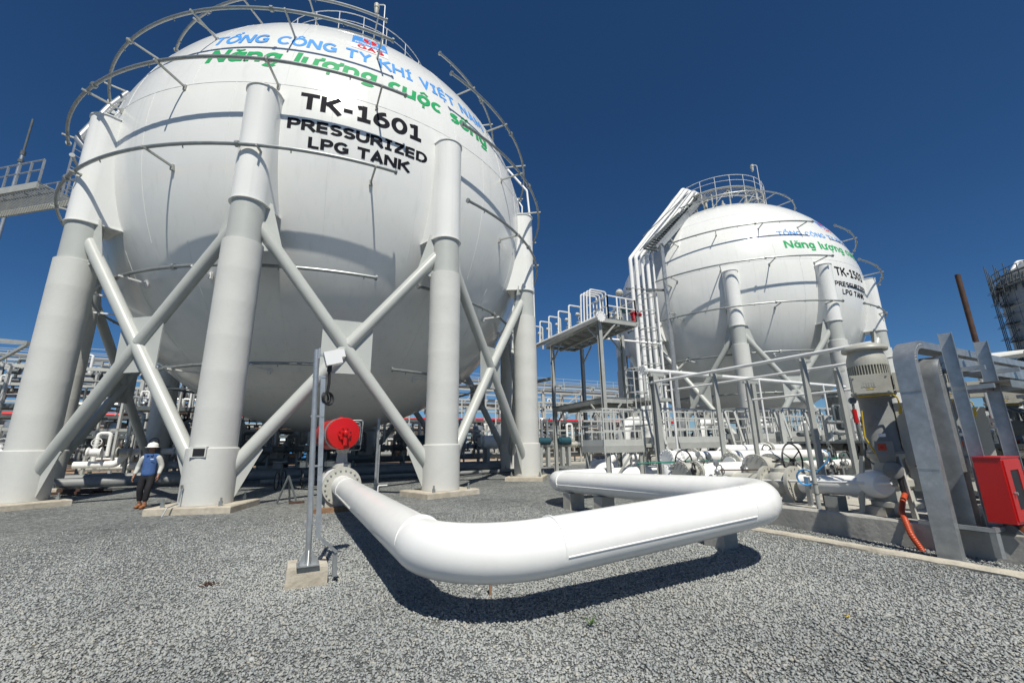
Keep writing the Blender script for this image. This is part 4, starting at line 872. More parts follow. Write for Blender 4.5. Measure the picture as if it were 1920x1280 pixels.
# suction line in front of the nearest pump
z1 = .72; s0 = G(5.0, 8.0, z1)
sa, sb_ = PB(1505, 906, 9.1), PB(1640, 911, 9.1); sd_ = (sa - sb_).normalized()
line('suction_pipe', 'white suction pipe between the flanged valve and the nearest pump', [sb_, sa], .175)
st = thing('strainer', 'round white strainer end where the suction pipe meets the pump', 'strainer', (sb_.x, sb_.y, 0))
b = MB(); b.lathe([(.0, -.3), (.16, -.28), (.22, -.18), (.24, 0), (.22, .18), (.16, .28), (.0, .3)], sb_ + Z * .04, (sd_ + B * .8).normalized(), 32); b.build('strainer_body', 'pipe', st)
b = MB(); b.box(Vector((sb_.x, sb_.y, .28)), .3, .3, .3); b.build('strainer_foot', 'slab', st, smooth=False)
gate_valve(sa + sd_ * .42, sd_, .215, 'cream flanged valve on the suction pipe beside the grey post', .10, Z, 'valve', wheel_at=sa + sd_ * .42 + Z * .42)
line('suction_pipe', 'dull grey pipe leading left from the cream flanged valve', [sa + sd_ * .7, sa + sd_ * 2.2], .18, 'valve')
for pb_1, q in ((9.0, sa + sd_ * .25), (10.3, sb_ * .45 + sa * .55)):
    b = MB(); b.box(Vector((q.x, q.y, .34)), .3, .22, .38); tag(b.build('pipe_saddle', 'steel', smooth=False), 'grey saddle under the suction pipe by the ' + ('valve' if pb_1 < 10 else 'pump'), 'saddle', 'pipe saddles')
line('thin_rail_pipe', 'thin white pipe running along the front of the suction valve', [PB(1425, 900, 8.85), PB(1672, 906, 8.85)], .022, 'whitesteel', n=10)
# header line with green hose
zh = 1.12
line('header_pipe', 'long white header pipe with flanges crossing the skid', [PA(1252, 858, 8.2) - Z * 1.1, PA(1252, 858, 8.2), PA(1545, 851, 8.2)], .155, 'pipe', flanges=[(PA(1300, 857, 8.2), B), (PA(1360, 856, 8.2), B)])
gate_valve(PA(1262, 859, 8.15), B, .15, 'white gate valve at the left end of the header pipe', .28, -A, 'pipe', wheel_at=PA(1282, 866, 7.6))
line('header_pipe', 'second white header pipe higher behind the long one', [PA(1345, 843, 9.0) - Z * 1.2, PA(1345, 843, 9.0), PA(1640, 836, 9.0)], .14, 'pipe', flanges=[(PA(1440, 840, 9.0), B)])
gate_valve(PA(1437, 841, 9.0), B, .13, 'gate valve with a black wheel behind the long header pipe', .24, -A, 'pipe', wheel_at=PA(1438, 848, 8.6))
b = MB(); b.tube([PA(1195, 869, 7.9), PA(1300, 864, 7.9), PA(1400, 862, 7.9), PA(1500, 861, 7.9), PA(1570, 858, 7.9), PA(1585, 852, 7.9)], .018, 8); tag(b.build('green_hose', 'green'), 'green hose stretched along under the white header pipe', 'hose')
b = MB(); b.tube(rpath([PA(1572, 858, 7.6), PA(1580, 850, 7.6), PA(1588, 856, 7.6), PA(1580, 862, 7.6), PA(1568, 856, 7.6)], .06), .016, 8); tag(b.build('green_hose', 'green'), 'bunched end of the green hose beside the nearest pump', 'hose')
# lower valve row
line('branch_pipe', 'white branch pipe between two grey valves low on the skid', [PA(1315, 884, 6.9) - Z * .8, PA(1315, 884, 6.9), PA(1398, 880, 6.9)], .19, 'pipe')
line('branch_pipe', 'short white reducer pipe below the header', [PA(1368, 872, 7.2), PA(1408, 871, 7.2)], .2, 'pipe', flanges=[(PA(1372, 872, 7.2), B)])
gate_valve(PA(1290, 886, 6.8), B, .16, 'small grey valve with a tilted wheel behind the far pipe run', .15, (-A + B * .6), 'valve', wheel_at=PA(1301, 882, 6.4))
gate_valve(PA(1432, 878, 6.4), B, .21, 'grey valve under a steel box between the header pipes', .16, Z, 'valve', wheel_at=PA(1448, 868, 6.4))
b = MB(); b.box(PA(1462, 872, 6.3), .5, .3, .22); tag(b.build('actuator_box', 'valve', smooth=False), 'square grey gear box in front of the big black handwheel', 'gear box')
gate_valve(PA(1488, 890, 6.0), B, .2, 'valve with the largest black handwheel on the skid', .345, (-A + Z * .05), 'valve', wheel_at=PA(1486, 862, 5.75))
line('branch_pipe', 'white pipe crossing under the header toward the pump', [PA(1475, 874, 7.4), PA(1590, 868, 7.4)], .13, 'pipe')
line('thin_rail_pipe', 'thin rusty orange line along the top of the lower valves', [PA(1350, 881, 6.2), PA(1500, 879, 6.2)], .012, 'rust', n=8)
ss = random.Random(11)
for k, (u, v, pa) in enumerate(((1310, 868, 7.8), (1330, 874, 7.3), (1545, 870, 6.3), (1560, 878, 6.6), (1400, 884, 6.6), (1555, 846, 7.4), (1345, 888, 6.5), (1580, 872, 6.0))):
    q = PA(u, v, pa); t = thing('instrument', ('bare metal gauge valve left of the handwheels', 'small drain valve under the long header', 'cluster of tubing right of the blue hose', 'pressure gauge on a thin stem by the pump', 'small bleed valve between the flanges', 'silver instrument valve near the loose hose', 'small vent valve beside the pipe loop', 'dark instrument manifold at the pump foot')[k], 'instrument', q, 'small skid instruments')
    b = MB(); b.cyl(Vector((q.x, q.y, slab_z)), q, .02, 8); b.tube(rpath([q, q + Z * .18, q + Z * .18 + B * .16, q + B * .16 - Z * .1], .05), .014, 6); b.build('stem', 'galv', t)
    b = MB(); b.sphere(q + Z * .05, .055, 12, 8); b.lathe([(.06, -.025), (.07, -.02), (.07, .02), (.06, .025)], q + Z * .22, -A, 14); b.bar(q - B * .09, q + B * .09, .03, .03); b.build('gauge', 'dark' if k % 2 else 'galv', t)
    b = MB(); b.ring(q + B * .18 + Z * .05, (B - A * .4), .06, .01, 14, 6); b.bar(q + B * .18 - Z * .01, q + B * .18 + Z * .11, .01, .01); b.build('handwheel', 'dark', t)

# ------------------------------------------------------------------ overhead white pipe with posts, conduits above the pumps
op = thing('overhead_pipe', 'white overhead pipe on grey posts crossing above the walkway', 'pipe', PA(1205, 697, 9.5)[:2] + (0,))
o0, o1 = PA(1206, 697, 9.5), PA(1583, 723, 9.5); zz = (o0.z + o1.z) / 2; o0.z = o1.z = zz; od = (o1 - o0).normalized()
b = MB(); b.tube([o0, o1], .07, 16); b.build('pipe', 'whitesteel', op)
b = MB(); b.flange(o0, od, .15, .09, 8, .02); b.build('end_flange', 'whitesteel', op)
for t_ in (.03, .62):
    q = o0 + (o1 - o0) * t_ * (1 if t_ < .5 else .72); b = MB(); b.hbeam(Vector((q.x, q.y, .1)) + B * .05, q - Z * .12 + B * .05, .18, .2, side=B); b.bar(q - Z * .13 - B * .12, q - Z * .13 + B * .45, .16, .1); b.build('post', 'steel', op, smooth=False)
for u0, v0, u1, v1, k in ((1258, 722, 1272, 890, 0), (1423, 715, 1441, 845, 1), (1543, 722, 1564, 835, 2)):
    a0, a1 = PA(u0, v0, 9.3), PA(u0, v0, 9.3); b = MB(); b.cyl(Vector((a0.x, a0.y, .4)), Vector((a0.x, a0.y, zz - .02)), .032, 10); b.build('drop_pipe', 'whitesteel', op)
for k, (pbk, lo, hi, lb_) in enumerate(((9.6, 3.9, 9.6, 'thin white conduit rising toward the nearest pump motor'), (10.9, 3.9, 10.2, 'second thin white conduit behind, aimed at the pump motor'), (12.4, 3.9, 8.5, 'lowest thin white conduit passing behind the motor'))):
    z_ = (3.3, 3.18, 2.75)[k]; t = thing('conduit', lb_, 'conduit', G(hi, pbk, 0), 'conduits above the pumps')
    b = MB(); b.tube([G(lo, pbk, z_), G(hi, pbk, z_)], .042 if k == 0 else .03, 12); b.build('pipe', 'whitesteel', t)
    for pa in ((5.2, 7.4) if k < 2 else (5.0,)):
        b = MB(); b.bar(G(pa, pbk + .06, .2), G(pa, pbk + .06, z_ - .05), .09, .09); b.bar(G(pa, pbk - .1, z_ - .09), G(pa, pbk + .35, z_ - .09), .06, .06); b.build('post', 'steel', t, smooth=False)

# ------------------------------------------------------------------ valve-access walkways behind the loop
def walkway(pb0, pb1, pa, z, label, posts, dep=1.1, rail=1.08, legs=True, ladder=False):
    t = thing('walkway', label, 'walkway', G(pa, (pb0 + pb1) / 2, 0), 'valve access walkways')
    b = MB()
    b.bar(G(pa, pb0, z - .1), G(pa, pb1, z - .1), .06, .2); b.bar(G(pa + dep, pb0, z - .1), G(pa + dep, pb1, z - .1), .06, .2)
    for e in (pb0, pb1): b.bar(G(pa, e, z - .1), G(pa + dep, e, z - .1), .06, .19)
    b.build('frame', 'steel', t, smooth=False)
    b = MB(); k = 0
    while pb0 + .04 + k * .06 < pb1: b.bar(G(pa + .04, pb0 + .04 + k * .06, z), G(pa + dep - .04, pb0 + .04 + k * .06, z), .012, .035); k += 1
    b.build('grating', 'galv', t, smooth=False)
    b = MB()
    for e in (0, dep):
        n = posts
        for k in range(n + 1): q = G(pa + e, pb0 + (pb1 - pb0) * k / n, z); b.bar(q - Z * .25, q + Z * rail, .045, .04)
        q0, q1 = G(pa + e, pb0, z), G(pa + e, pb1, z)
        b.bar(q0 + Z * rail, q1 + Z * rail, .055, .05); b.bar(q0 + Z * rail * .72, q1 + Z * rail * .72, .04, .05); b.bar(q0 + Z * rail * .40, q1 + Z * rail * .40, .04, .05); b.bar(q0 + Z * .09, q1 + Z * .09, .02, .19)
    for e in (pb0, pb1):
        q0, q1 = G(pa, e, z), G(pa + dep, e, z); b.bar(q0 + Z * rail, q1 + Z * rail, .05, .05); b.bar(q0 + Z * rail * .55, q1 + Z * rail * .55, .04, .05); b.bar(q0 + Z * .09, q1 + Z * .09, .02, .18)
    b.build('railing', 'steelL', t, smooth=False)
    for e in ((pb0 + .15, pb1 - .15) if legs else ()):
        for d in (.05, dep - .05): b = MB(); b.hbeam(G(pa + d, e, 0), G(pa + d, e, z - .2), .13, .13); b.build('leg', 'steel', t, smooth=False)
    b = MB(); b.bar(G(pa + .05, pb0 + .15, .3), G(pa + .05, min(pb1 - .2, pb0 + 1.1), z - .2), .05, .05); b.build('knee_brace', 'steel', t, smooth=False)
    if ladder:
        for e in (0, .5): b = MB(); b.bar(G(pa - .55, pb1 + .12 + e, 0.05), G(pa - .02, pb1 + .12 + e, z + rail), .05, .07); b.build('stair_rail', 'steelL', t, smooth=False)
        b = MB()
        for k in range(6): f_ = k / 6 * z / (z + rail) + .08; b.bar(G(pa - .55 + .53 * f_, pb1 + .12, .05 + (z + rail) * f_), G(pa - .55 + .53 * f_, pb1 + .62, .05 + (z + rail) * f_), .1, .03)
        b.build('stair_tread', 'steel', t, smooth=False)

for pb0, pb1, n, lb_ in ((8.19, 9.77, 4, 'left end walkway with grey railing behind the far pipe bend'), (10.71, 13.48, 6, 'second walkway from the left with grey railing, beside the overhead pipe post'), (14.29, 16.28, 4, 'third walkway from the left, with grey railing under the small tank columns'), (17.03, 18.27, 3, 'fourth walkway from the left, short with grey railing'), (19.13, 21.41, 5, 'walkway nearest the pumps with grey railing')):
    walkway(pb0, pb1, 10.2, 1.45 + .026 * (pb0 - 8), lb_, n, ladder=True)
for pb0, pb1, lb_ in ((9.77, 10.71, 'first'), (13.48, 14.29, 'second'), (16.28, 17.03, 'third'), (18.27, 19.13, 'last')):
    t = thing('walkway_link', lb_ + ' recessed rear link with railing between two walkways, from the left', 'walkway', G(11.2, pb0, 0), 'rear links of the walkways'); z = 1.45 + .026 * (pb0 - 8)
    b = MB(); b.box(G(10.95, (pb0 + pb1) / 2, z - .05), pb1 - pb0 - .02, .65, .12); b.build('deck', 'steel', t, smooth=False)
    b = MB(); handrail_run(b, G(11.25, pb0 + .05, z), G(11.25, pb1 - .05, z), 1, 1.08); b.build('railing', 'steelL', t, smooth=False)
# U-bends rising behind the walkways
for k, (pb_1, lb_) in enumerate(((11.42, 'tall white U-bend pipe behind the left walkway'), (15.4, 'white U-bend pipe behind the second walkway'), (18.94, 'white U-bend pipe behind the third walkway'), (22.6, 'white U-bend pipe behind the walkway nearest the pumps'))):
    t = thing('u_bend_pipe', lb_, 'pipe', G(12.4, pb_1, 0), 'white U-bend pipes behind the walkways'); q = G(12.4, pb_1, 0)
    b = MB(); b.tube(rpath([q - B * .55 - Z * .05, q - B * .55 + Z * 2.25, q + B * .62 + Z * 2.25, q + B * .62 + Z * 1.35], .5, 10), .235, 24); b.build('pipe', 'pipe', t)
    for zz in (1.5, ): b = MB(); b.flange(q + B * .62 + Z * 1.35, Z, .36, .1, 12, .02); b.build('flange', 'whitesteel', t)
    b = MB(); b.lathe([(.235, 0), (.2, -.2), (.3, -.3), (.3, -.75), (.2, -.85), (.24, -1.25)], q + B * .62 + Z * 1.3, Z, 24); b.build('valve_body', 'valve', t)
    b = MB(); b.cyl(q + Z * 2.45, q + Z * 2.62, .12, 12); b.box(q + Z * 2.7 + B * .1, .3, .2, .16); b.ring(q + Z * 2.72 - B * .22, B, .12, .014, 16, 6); b.build('relief_valve', 'valve', t)
# pipe run of the loop on the skid beyond the bend
gate_valve(G(9.4, 12.2, .62), B, .22, 'white flanged valve with a tilted wheel under the second walkway', .2, (-A + Z * .3), 'whitesteel', wheel_at=G(8.9, 12.3, .95))
for k, (pa, pb0, pb1, z_, rr) in enumerate(((11.7, 10.5, 24, .7, .2), (13.2, 10.2, 26, .6, .24), (14.6, 11.8, 26, .9, .16), (16.2, 12, 27, .6, .2))):
    line('ground_pipe', ('white pipe low behind the walkway legs', 'thick white pipe along the ground behind the U-bends', 'thin white pipe above the thick one behind the U-bends', 'white pipe along the foot of the small tank')[k], [G(pa, pb0, -.3), G(pa, pb0, z_), G(pa, pb1, z_)], rr, 'pipe', group='white pipes behind the walkways')

# ------------------------------------------------------------------ tall pipe platform between the tanks
zc = 6.85
tp = thing('pipe_platform', 'tall grey steel platform carrying white hoop pipes between the two tanks', 'platform', G(16.5, 12.2, 0))
pC, pA_, pD, pE = G(14.05, 11.4), G(18.9, 12.05), G(18.9, 14.0), G(15.6, 14.0)
for q, top in ((pC, zc), (pA_, zc - .1), (pD, zc - .2), (pE, zc - .2)):
    b = MB(); b.hbeam(q, q + Z * top, .16, .16, side=B, t=.016); b.build('post', 'steel', tp, smooth=False)
def frame_deck(z, cs, parent, slats=7, ext=0.):
    b = MB(); n = len(cs)
    for i in range(n): b.bar(cs[i] + Z * z, cs[(i + 1) % n] + Z * z, .08, .17)
    b.build('deck_frame', 'steel', parent, smooth=False)
    b = MB()
    for k in range(1, slats):
        f_ = k / slats; p0 = cs[0].lerp(cs[1], f_); p1 = cs[3].lerp(cs[2], f_); b.bar(p0 + Z * z, p1 + Z * z, .06, .14)
    p0 = cs[0].lerp(cs[3], .5); p1 = cs[1].lerp(cs[2], .5); b.bar(p0 + Z * (z - .1), p1 + Z * (z - .1), .12, .14)
    b.build('joist', 'steel', parent, smooth=False)
    b = MB(); b.prism([c + Z * (z + .12) for c in cs], Z * .03); b.build('deck', 'galvd', parent, smooth=False)
cs = [pC, G(19.6, 12.1), G(19.6, 14.0), G(14.0, 13.5)]
frame_deck(zc - .12, cs, tp)
frame_deck(3.25, [G(14.1, 11.45), G(18.9, 12.0), G(18.9, 13.9), G(14.1, 14.4)], tp, 5)
for q, o in ((pC, A), (pA_, -A), (pD, -A), (pC, B), (pE, -B)):
    for z_a, z_b in ((zc - 1.1, zc - .2), (2.3, 3.15)): b = MB(); b.bar(q + Z * z_a, q + o * .9 + Z * z_b, .06, .06); b.build('knee_brace', 'steel', tp, smooth=False)
b = MB(); b.bar(pA_ + Z * 4.9, G(22.5, 11.7) + Z * 4.9, .1, .16); b.build('side_beam', 'steel', tp, smooth=False)
b = MB(); zz = zc
for p, q in ((G(14.0, 11.9), G(14.0, 13.5)), (G(14.0, 13.5), G(19.6, 14.0)), (G(14.0, 11.9), G(15.6, 12.0))): handrail_run(b, p + Z * zz, q + Z * zz, 3 if (q - p).length < 3 else 5, 1.05)
b.build('railing', 'whitesteel', tp, smooth=False)
h0, h1 = G(13.8, 11.3, zc - .06), G(23.5, 11.75, zc - .06)
t = thing('header_pipe', 'white header pipe along the edge of the tall platform with a flanged end', 'pipe', (h0.x, h0.y, 0)); b = MB(); b.tube([h0, h1], .12, 16); b.build('pipe', 'whitesteel', t)
b = MB(); b.flange(h0, A, .24, .08, 10, .02); b.build('end_flange', 'whitesteel', t)
hd = (h1 - h0).normalized()
for k in range(5):
    q = h0 + hd * (2.55 + 1.0 * k)
    t = thing('hoop_pipe', ('first', 'second', 'third', 'fourth', 'last')[k] + ' white hoop pipe on the tall platform, counting from its flanged end', 'pipe', (q.x, q.y, zc), 'white hoop pipes on the tall platform')
    b = MB(); b.tube(rpath([q, q + B * .05 + Z * 1.3, q + B * .75 + Z * 1.3, q + B * .75 + Z * .15], .08, 4), .04, 8); b.build('pipe', 'whitesteel', t)
    b = MB(); b.bar(q + B * .75, q + B * .75 + Z * 1.25, .09, .09); b.lathe([(.05, -.12), (.09, -.06), (.09, .06), (.05, .12)], q + B * .55 + Z * .9, B, 10); b.cyl(q + B * .5 + Z * .5, q + B * .9 + Z * .5, .05, 8); b.ring(q + B * .6 + Z * .65 - hd * .12, hd, .1, .015, 14, 6); b.sphere(q + B * .55 + Z * .3, .09, 10, 8); b.build('valve_set', 'steelL', t)
t = thing('tube_bundle', 'four slim white tubes bent over at the near corner of the tall platform', 'pipe', G(14.6, 11.5, zc), None)
for k in range(4):
    q = h0 + hd * (.75 + .24 * k); b = MB(); b.tube(rpath([q, q + Z * 1.5 + B * .05, q + B * .95 + Z * 1.5, q + B * .95 + Z * .1], .1, 4), .04, 8); b.build('tube', 'whitesteel', t)
for k in range(2):
    q = h0 + hd * (7.6 + 1.3 * k); pipe_thing('hoop_pipe', ('low white hoop pipe left of the tall platform', 'low white hoop pipe nearest the big tank')[k], [q, q + Z * .95 + hd * .3, q + B * .6 + Z * .95 + hd * .4, q + B * .7 + Z * .3 + hd * .4], .055, 'whitesteel', .2, n=10, group='white hoop pipes on the tall platform')
vs_ = random.Random(2)
t = thing('valve_cluster', 'cluster of small valves inside the railing of the tall platform', 'valves', G(15, 13.4, zc))
b = MB()
for k in range(12): q = G(14.3 + vs_.uniform(0, 1.6), 12.6 + vs_.uniform(0, 1.7), zc); hh = vs_.uniform(.3, 1.0); b.cyl(q, q + Z * hh, .04, 8); b.sphere(q + Z * hh * .6, vs_.uniform(.07, .12), 10, 8); b.bar(q + Z * hh - B * .15, q + Z * hh + B * .15, .04, .04)
b.build('small_valve', 'valve', t)
b = MB(); q = G(14.4, 13.7, zc); b.cyl(q, q + Z * .75, .09, 12); b.cyl(q + Z * .55 - B * .1, q + Z * .55 + B * .5, .09, 12); b.build('red_valve', 'redp', t)
b = MB(); q = G(14.6, 13.5, zc); b.box(q + Z * .75, .35, .25, .25); b.build('teal_valve', 'teal', t, smooth=False)
q = G(14.3, 12.9, zc); t = thing('beacon', 'small round beacon head on the tall platform railing', 'beacon', q); b = MB(); b.cyl(q, q + Z * 1.35, .03, 8); b.lathe([(.05, 1.3), (.17, 1.34), (.19, 1.42), (.12, 1.55), (.03, 1.6)], q, Z, 14); b.build('beacon_head', 'valve', t)
def caged_ladder(name, label, q, z0, z1, d=B, cage0=2.2):
    t = thing('caged_ladder', label, 'ladder', (q.x, q.y, z0), 'caged ladders'); s = d.cross(Z)
    for e in (-1, 1): b = MB(); b.bar(q + s * .23 * e + Z * z0, q + s * .23 * e + Z * z1, .06, .03); b.build('stile', 'steelL', t, smooth=False)
    b = MB(); k = z0 + .2
    while k < z1: b.cyl(q - s * .23 + Z * k, q + s * .23 + Z * k, .014, 6); k += .3
    b.build('rung', 'steelL', t)
    b = MB(); nh = max(3, int((z1 - z0 - cage0) / .75) + 1)
    for i in range(nh):
        zz = z0 + cage0 + (z1 - z0 - cage0) * i / (nh - 1); pts = [q + d * (.38 + .38 * math.sin(a)) * 1.0 + s * .38 * -math.cos(a) + Z * zz for a in [PI * j / 12 for j in range(13)]]; b.tube([q - s * .24 + Z * zz] + pts + [q + s * .24 + Z * zz], .025, 5)
    for a in [PI * j / 6 for j in range(1, 6)]: p_ = q + d * (.38 + .38 * math.sin(a)) + s * .38 * -math.cos(a); b.bar(p_ + Z * (z0 + cage0), p_ + Z * z1, .05, .012)
    b.build('cage', 'steelL', t)
caged_ladder('ladder', 'upper caged ladder climbing to the tall platform', G(13.9, 13.75), 3.3, 8.0, -A, 1.5)
caged_ladder('ladder', 'lower caged ladder below the tall platform', G(13.2, 12.1), .9, 4.4, -A, 1.6)
t = thing('landing', 'small railed landing between the two caged ladders', 'platform', G(13.8, 13.6, 3.3)); b = MB(); b.box(G(13.9, 13.7, 3.3), 1.5, 1.2, .14); b.build('deck', 'steel', t, smooth=False)
b = MB(); handrail_run(b, G(13.3, 12.98, 3.38), G(13.3, 14.42, 3.38), 3, 1.05); handrail_run(b, G(13.3, 14.42, 3.38), G(14.5, 14.42, 3.38), 2, 1.05); b.build('railing', 'steelL', t, smooth=False)
for e in (13.1, 14.35): b = MB(); b.hbeam(G(13.9, e, 0), G(13.9, e, 3.2), .12, .12); b.build('post', 'steel', t, smooth=False)
pipe_thing('cross_pipe', 'thin white pipe crossing from the tall platform to the pipe bundle', [PA(1118, 633, 19.2), PA(1240, 645, 17.2), PA(1241, 655, 17.2)], .06, 'whitesteel', .1, n=10)

# ------------------------------------------------------------------ pipe bundle up the side of the farther tank
bs = Vector((9.2, 30.4, 0)); bd = (B * .96 - A * .1).normalized()
zb_, zt_ = 15.9, 24.0
tops = Vector((16.8, 35.0, zf2 + .6))
for k in range(5):
    q = bs + bd * (.54 * k); r_ = (.15, .15, .11, .15, .08)[k]; e = tops + bd * (.42 * k - 1.0)
    zk = 15.3 + .2 * k
    t = thing('riser_pipe', ('leftmost white riser pipe of the bundle beside the farther tank', 'second white riser pipe from the left in the bundle', 'middle slim white riser pipe of the bundle', 'fourth white riser pipe of the bundle from the left', 'thinnest white riser pipe, right edge of the bundle')[k], 'pipe', q, 'white riser pipes up the farther tank')
    b = MB(); b.tube(rpath([q, q + Z * zk, e, e + (Vector((T2[0], T2[1], e.z)) - e).normalized() * 2 ], .45, 8), r_, 16); b.build('pipe', 'pipe', t)
    b = MB()
    for zz in (6.0, 9.0, 12.9): b.cyl(q + Z * (zz - .05), q + Z * (zz + .05), r_ + .03, 14)
    b.build('collar', 'whitesteel', t)
t = thing('riser_support', 'grey steel frame holding the white riser pipes beside the farther tank', 'frame', bs + bd * 3)
q = Vector((11.92, 30.75, 0))
b = MB(); b.channel(q, q + Z * 16.6, .3, .15, bd, .02); b.build('post', 'galv', t, smooth=False)
b = MB(); b.bar(q + Z * 16.6, tops + bd * 1.6 - Z * .2, .2, .3); b.bar(q + Z * 16.3 - bd * .6, tops + bd * .9 - Z * .5, .12, .2); b.build('sloping_beam', 'galv', t, smooth=False)
b = MB(); s0_, s1_ = q + Z * 16.0 - bd * 1.2, tops + bd * .6 - Z * .9
for k in range(26): c_ = s0_.lerp(s1_, k / 25); b.bar(c_ - bd * .55, c_ + bd * .55, .25, .04)
for e in (-.6, .6): b.bar(s0_ + bd * e, s1_ + bd * e, .06, .25); b.bar(s0_ + bd * e + Z * 1.0, s1_ + bd * e + Z * 1.0, .06, .06)
b.build('stair', 'dark', t, smooth=False)
b = MB()
for zz in (6.0, 12.9): b.bar(bs - bd * .35 + Z * zz - Vector((-bd.y, bd.x, 0)) * -.25, q + Z * zz + Vector((-bd.y, bd.x, 0)) * .25, .14, .14)
b.build('cross_beam', 'dark', t, smooth=False)
b = MB()
for f_ in (.15, .35, .55, .75, .92):
    p_ = (q + Z * 16.4).lerp(tops + bd * 1.6, f_); d_ = p_ - Vector(T2); n_ = Vector(T2) + d_.normalized() * R2; b.bar(p_, n_, .09, .09)
for zz in (13.3, 11.0, 6.5): p_ = q + Z * zz; d_ = p_ - Vector(T2); n_ = Vector(T2) + d_.normalized() * (R2 - .05); b.bar(p_, n_, .1, .1)
b.build('stand_off', 'steel', t, smooth=False)

# ------------------------------------------------------------------ pipes and bicycles in the shade under the big tank
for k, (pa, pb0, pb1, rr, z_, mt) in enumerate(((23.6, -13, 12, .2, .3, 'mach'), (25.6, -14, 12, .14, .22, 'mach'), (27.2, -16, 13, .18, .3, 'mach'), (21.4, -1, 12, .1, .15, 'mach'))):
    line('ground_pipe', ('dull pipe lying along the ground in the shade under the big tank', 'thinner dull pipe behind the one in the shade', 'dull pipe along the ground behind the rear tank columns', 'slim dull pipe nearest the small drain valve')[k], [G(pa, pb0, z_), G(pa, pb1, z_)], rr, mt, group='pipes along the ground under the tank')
def bicycle(loc, rz, label):
    t = thing('bicycle', label, 'bicycle', loc, 'bicycles parked under the tank'); o = Vector(loc); x = Vector((1, 0, 0)); y = Vector((0, 1, 0))
    for e in (-.52, .52):
        c = o + x * e + Z * .33; b = MB(); b.ring(c, y, .32, .02, 24, 6); wl = b.build('wheel', 'black', t)
        b = MB()
        for k in range(8): a = PI * k / 8; d = x * math.cos(a) + Z * math.sin(a); b.cyl(c - d * .3, c + d * .3, .003, 4)
        b.cyl(c - y * .04, c + y * .04, .025, 8); b.build('spokes', 'galv', wl)
    bb, st, hd_, rw, fw = o + Z * .30 + x * -.06, o + Z * .82 + x * -.2, o + Z * .80 + x * .36, o + x * -.52 + Z * .33, o + x * .52 + Z * .33
    b = MB()
    for p, q in ((bb, st), (bb, hd_ - Z * .08), (st - Z * .06, hd_), (bb, rw), (st - Z * .05, rw), (hd_ + Z * .1, fw)): b.cyl(p, q, .017, 8)
    b.build('frame', 'dark', t)
    b = MB(); b.tube([hd_ + Z * .1, hd_ + Z * .2, hd_ + Z * .22 - y * .26 - x * .08], .013, 6); b.tube([hd_ + Z * .2, hd_ + Z * .22 + y * .26 - x * .08], .013, 6); b.build('handlebar', 'galv', t)
    b = MB(); b.sphere(st + Z * .06, .11, 10, 8, (1.2, .65, .35)); b.build('saddle', 'black', t)
    b = MB(); b.box(hd_ + x * .22 + Z * .08, .24, .3, .2, x=x, y=y); b.build('basket', 'dark', t, smooth=False)
    t.rotation_euler = (0, 0, rz); return t
bk = bicycle((-9.1, 17.3, 0), 0, 'dark bicycle nearest the front column, basket toward us'); 
dup(bk, (-8.55, 17.9, 0), rad(-62), 'middle dark bicycle of the three in the shade'); dup(bk, (-7.9, 18.2, 0), rad(-40), 'dark bicycle nearest the instrument pole'); bk.rotation_euler = (0, 0, rad(-75))
t = thing('scrap_timber', 'low dark timber offcuts beside the rear left column', 'timber', (-15.9, 16.2, 0)); b = MB()
for k in range(3): b.bar((-16.3 + .1 * k, 15.7 + .18 * k, .09 + .08 * (k % 2)), (-15.0 + .2 * k, 15.9 + .13 * k, .10 + .08 * (k % 2)), .14, .09)
b.build('timber_stack', 'rust', t, smooth=False)

# ------------------------------------------------------------------ background: pipe racks, manifolds, buildings
def rack(pa, pb0, pb1, levels, label, dep=5.0, sp=6.5, mt='steelL'):
    t = thing('pipe_rack', label, 'pipe rack', G(pa, (pb0 + pb1) / 2, 0), 'pipe racks behind the tanks'); n = int((pb1 - pb0) / sp)
    top = levels[-1]
    for k in range(n + 1):
        pb = pb0 + sp * k; b = MB()
        for e in (0, dep): b.hbeam(G(pa + e, pb, 0), G(pa + e, pb, top + .2), .3, .3, side=B, t=.03)
        for z in levels: b.bar(G(pa - .4, pb, z), G(pa + dep + .4, pb, z), .2, .3)
        b.build('bent', mt, t, smooth=False)
    b = MB()
    for z in levels:
        for e in (0, dep): b.bar(G(pa + e, pb0, z - .3), G(pa + e, pb1, z - .3), .14, .22)
    for k in range(0, n, 3): b.bar(G(pa, pb0 + sp * k, levels[0]), G(pa, pb0 + sp * (k + 1), top), .1, .1)
    b.build('long_beam', mt, t, smooth=False)
    b = MB(); handrail_run(b, G(pa, pb0, top + .2), G(pa, pb1, top + .2), n * 2, 1.0); b.build('railing', mt, t, smooth=False)
    return t
rack(50, -48, 50, (4.0, 6.3, 8.6), 'long grey pipe rack stretching behind both tanks')
rack(57, -60, 62, (4.4, 7.6, 10.4), 'taller grey pipe rack farthest behind')
rp = random.Random(5)
lab = ['bright red fire water main along the pipe rack', 'silver pipe on the lowest level of the rack', 'silver pipe on the middle level of the rack', 'dark grey pipe on the middle level near the front', 'grey pipe on the top level of the rack', 'dark pipe low on the far rack', 'silver pipe on the far rack', 'grey pipe along the top of the far rack', 'brown cable bank on the rack below the red main', 'silver pipe under the rack']
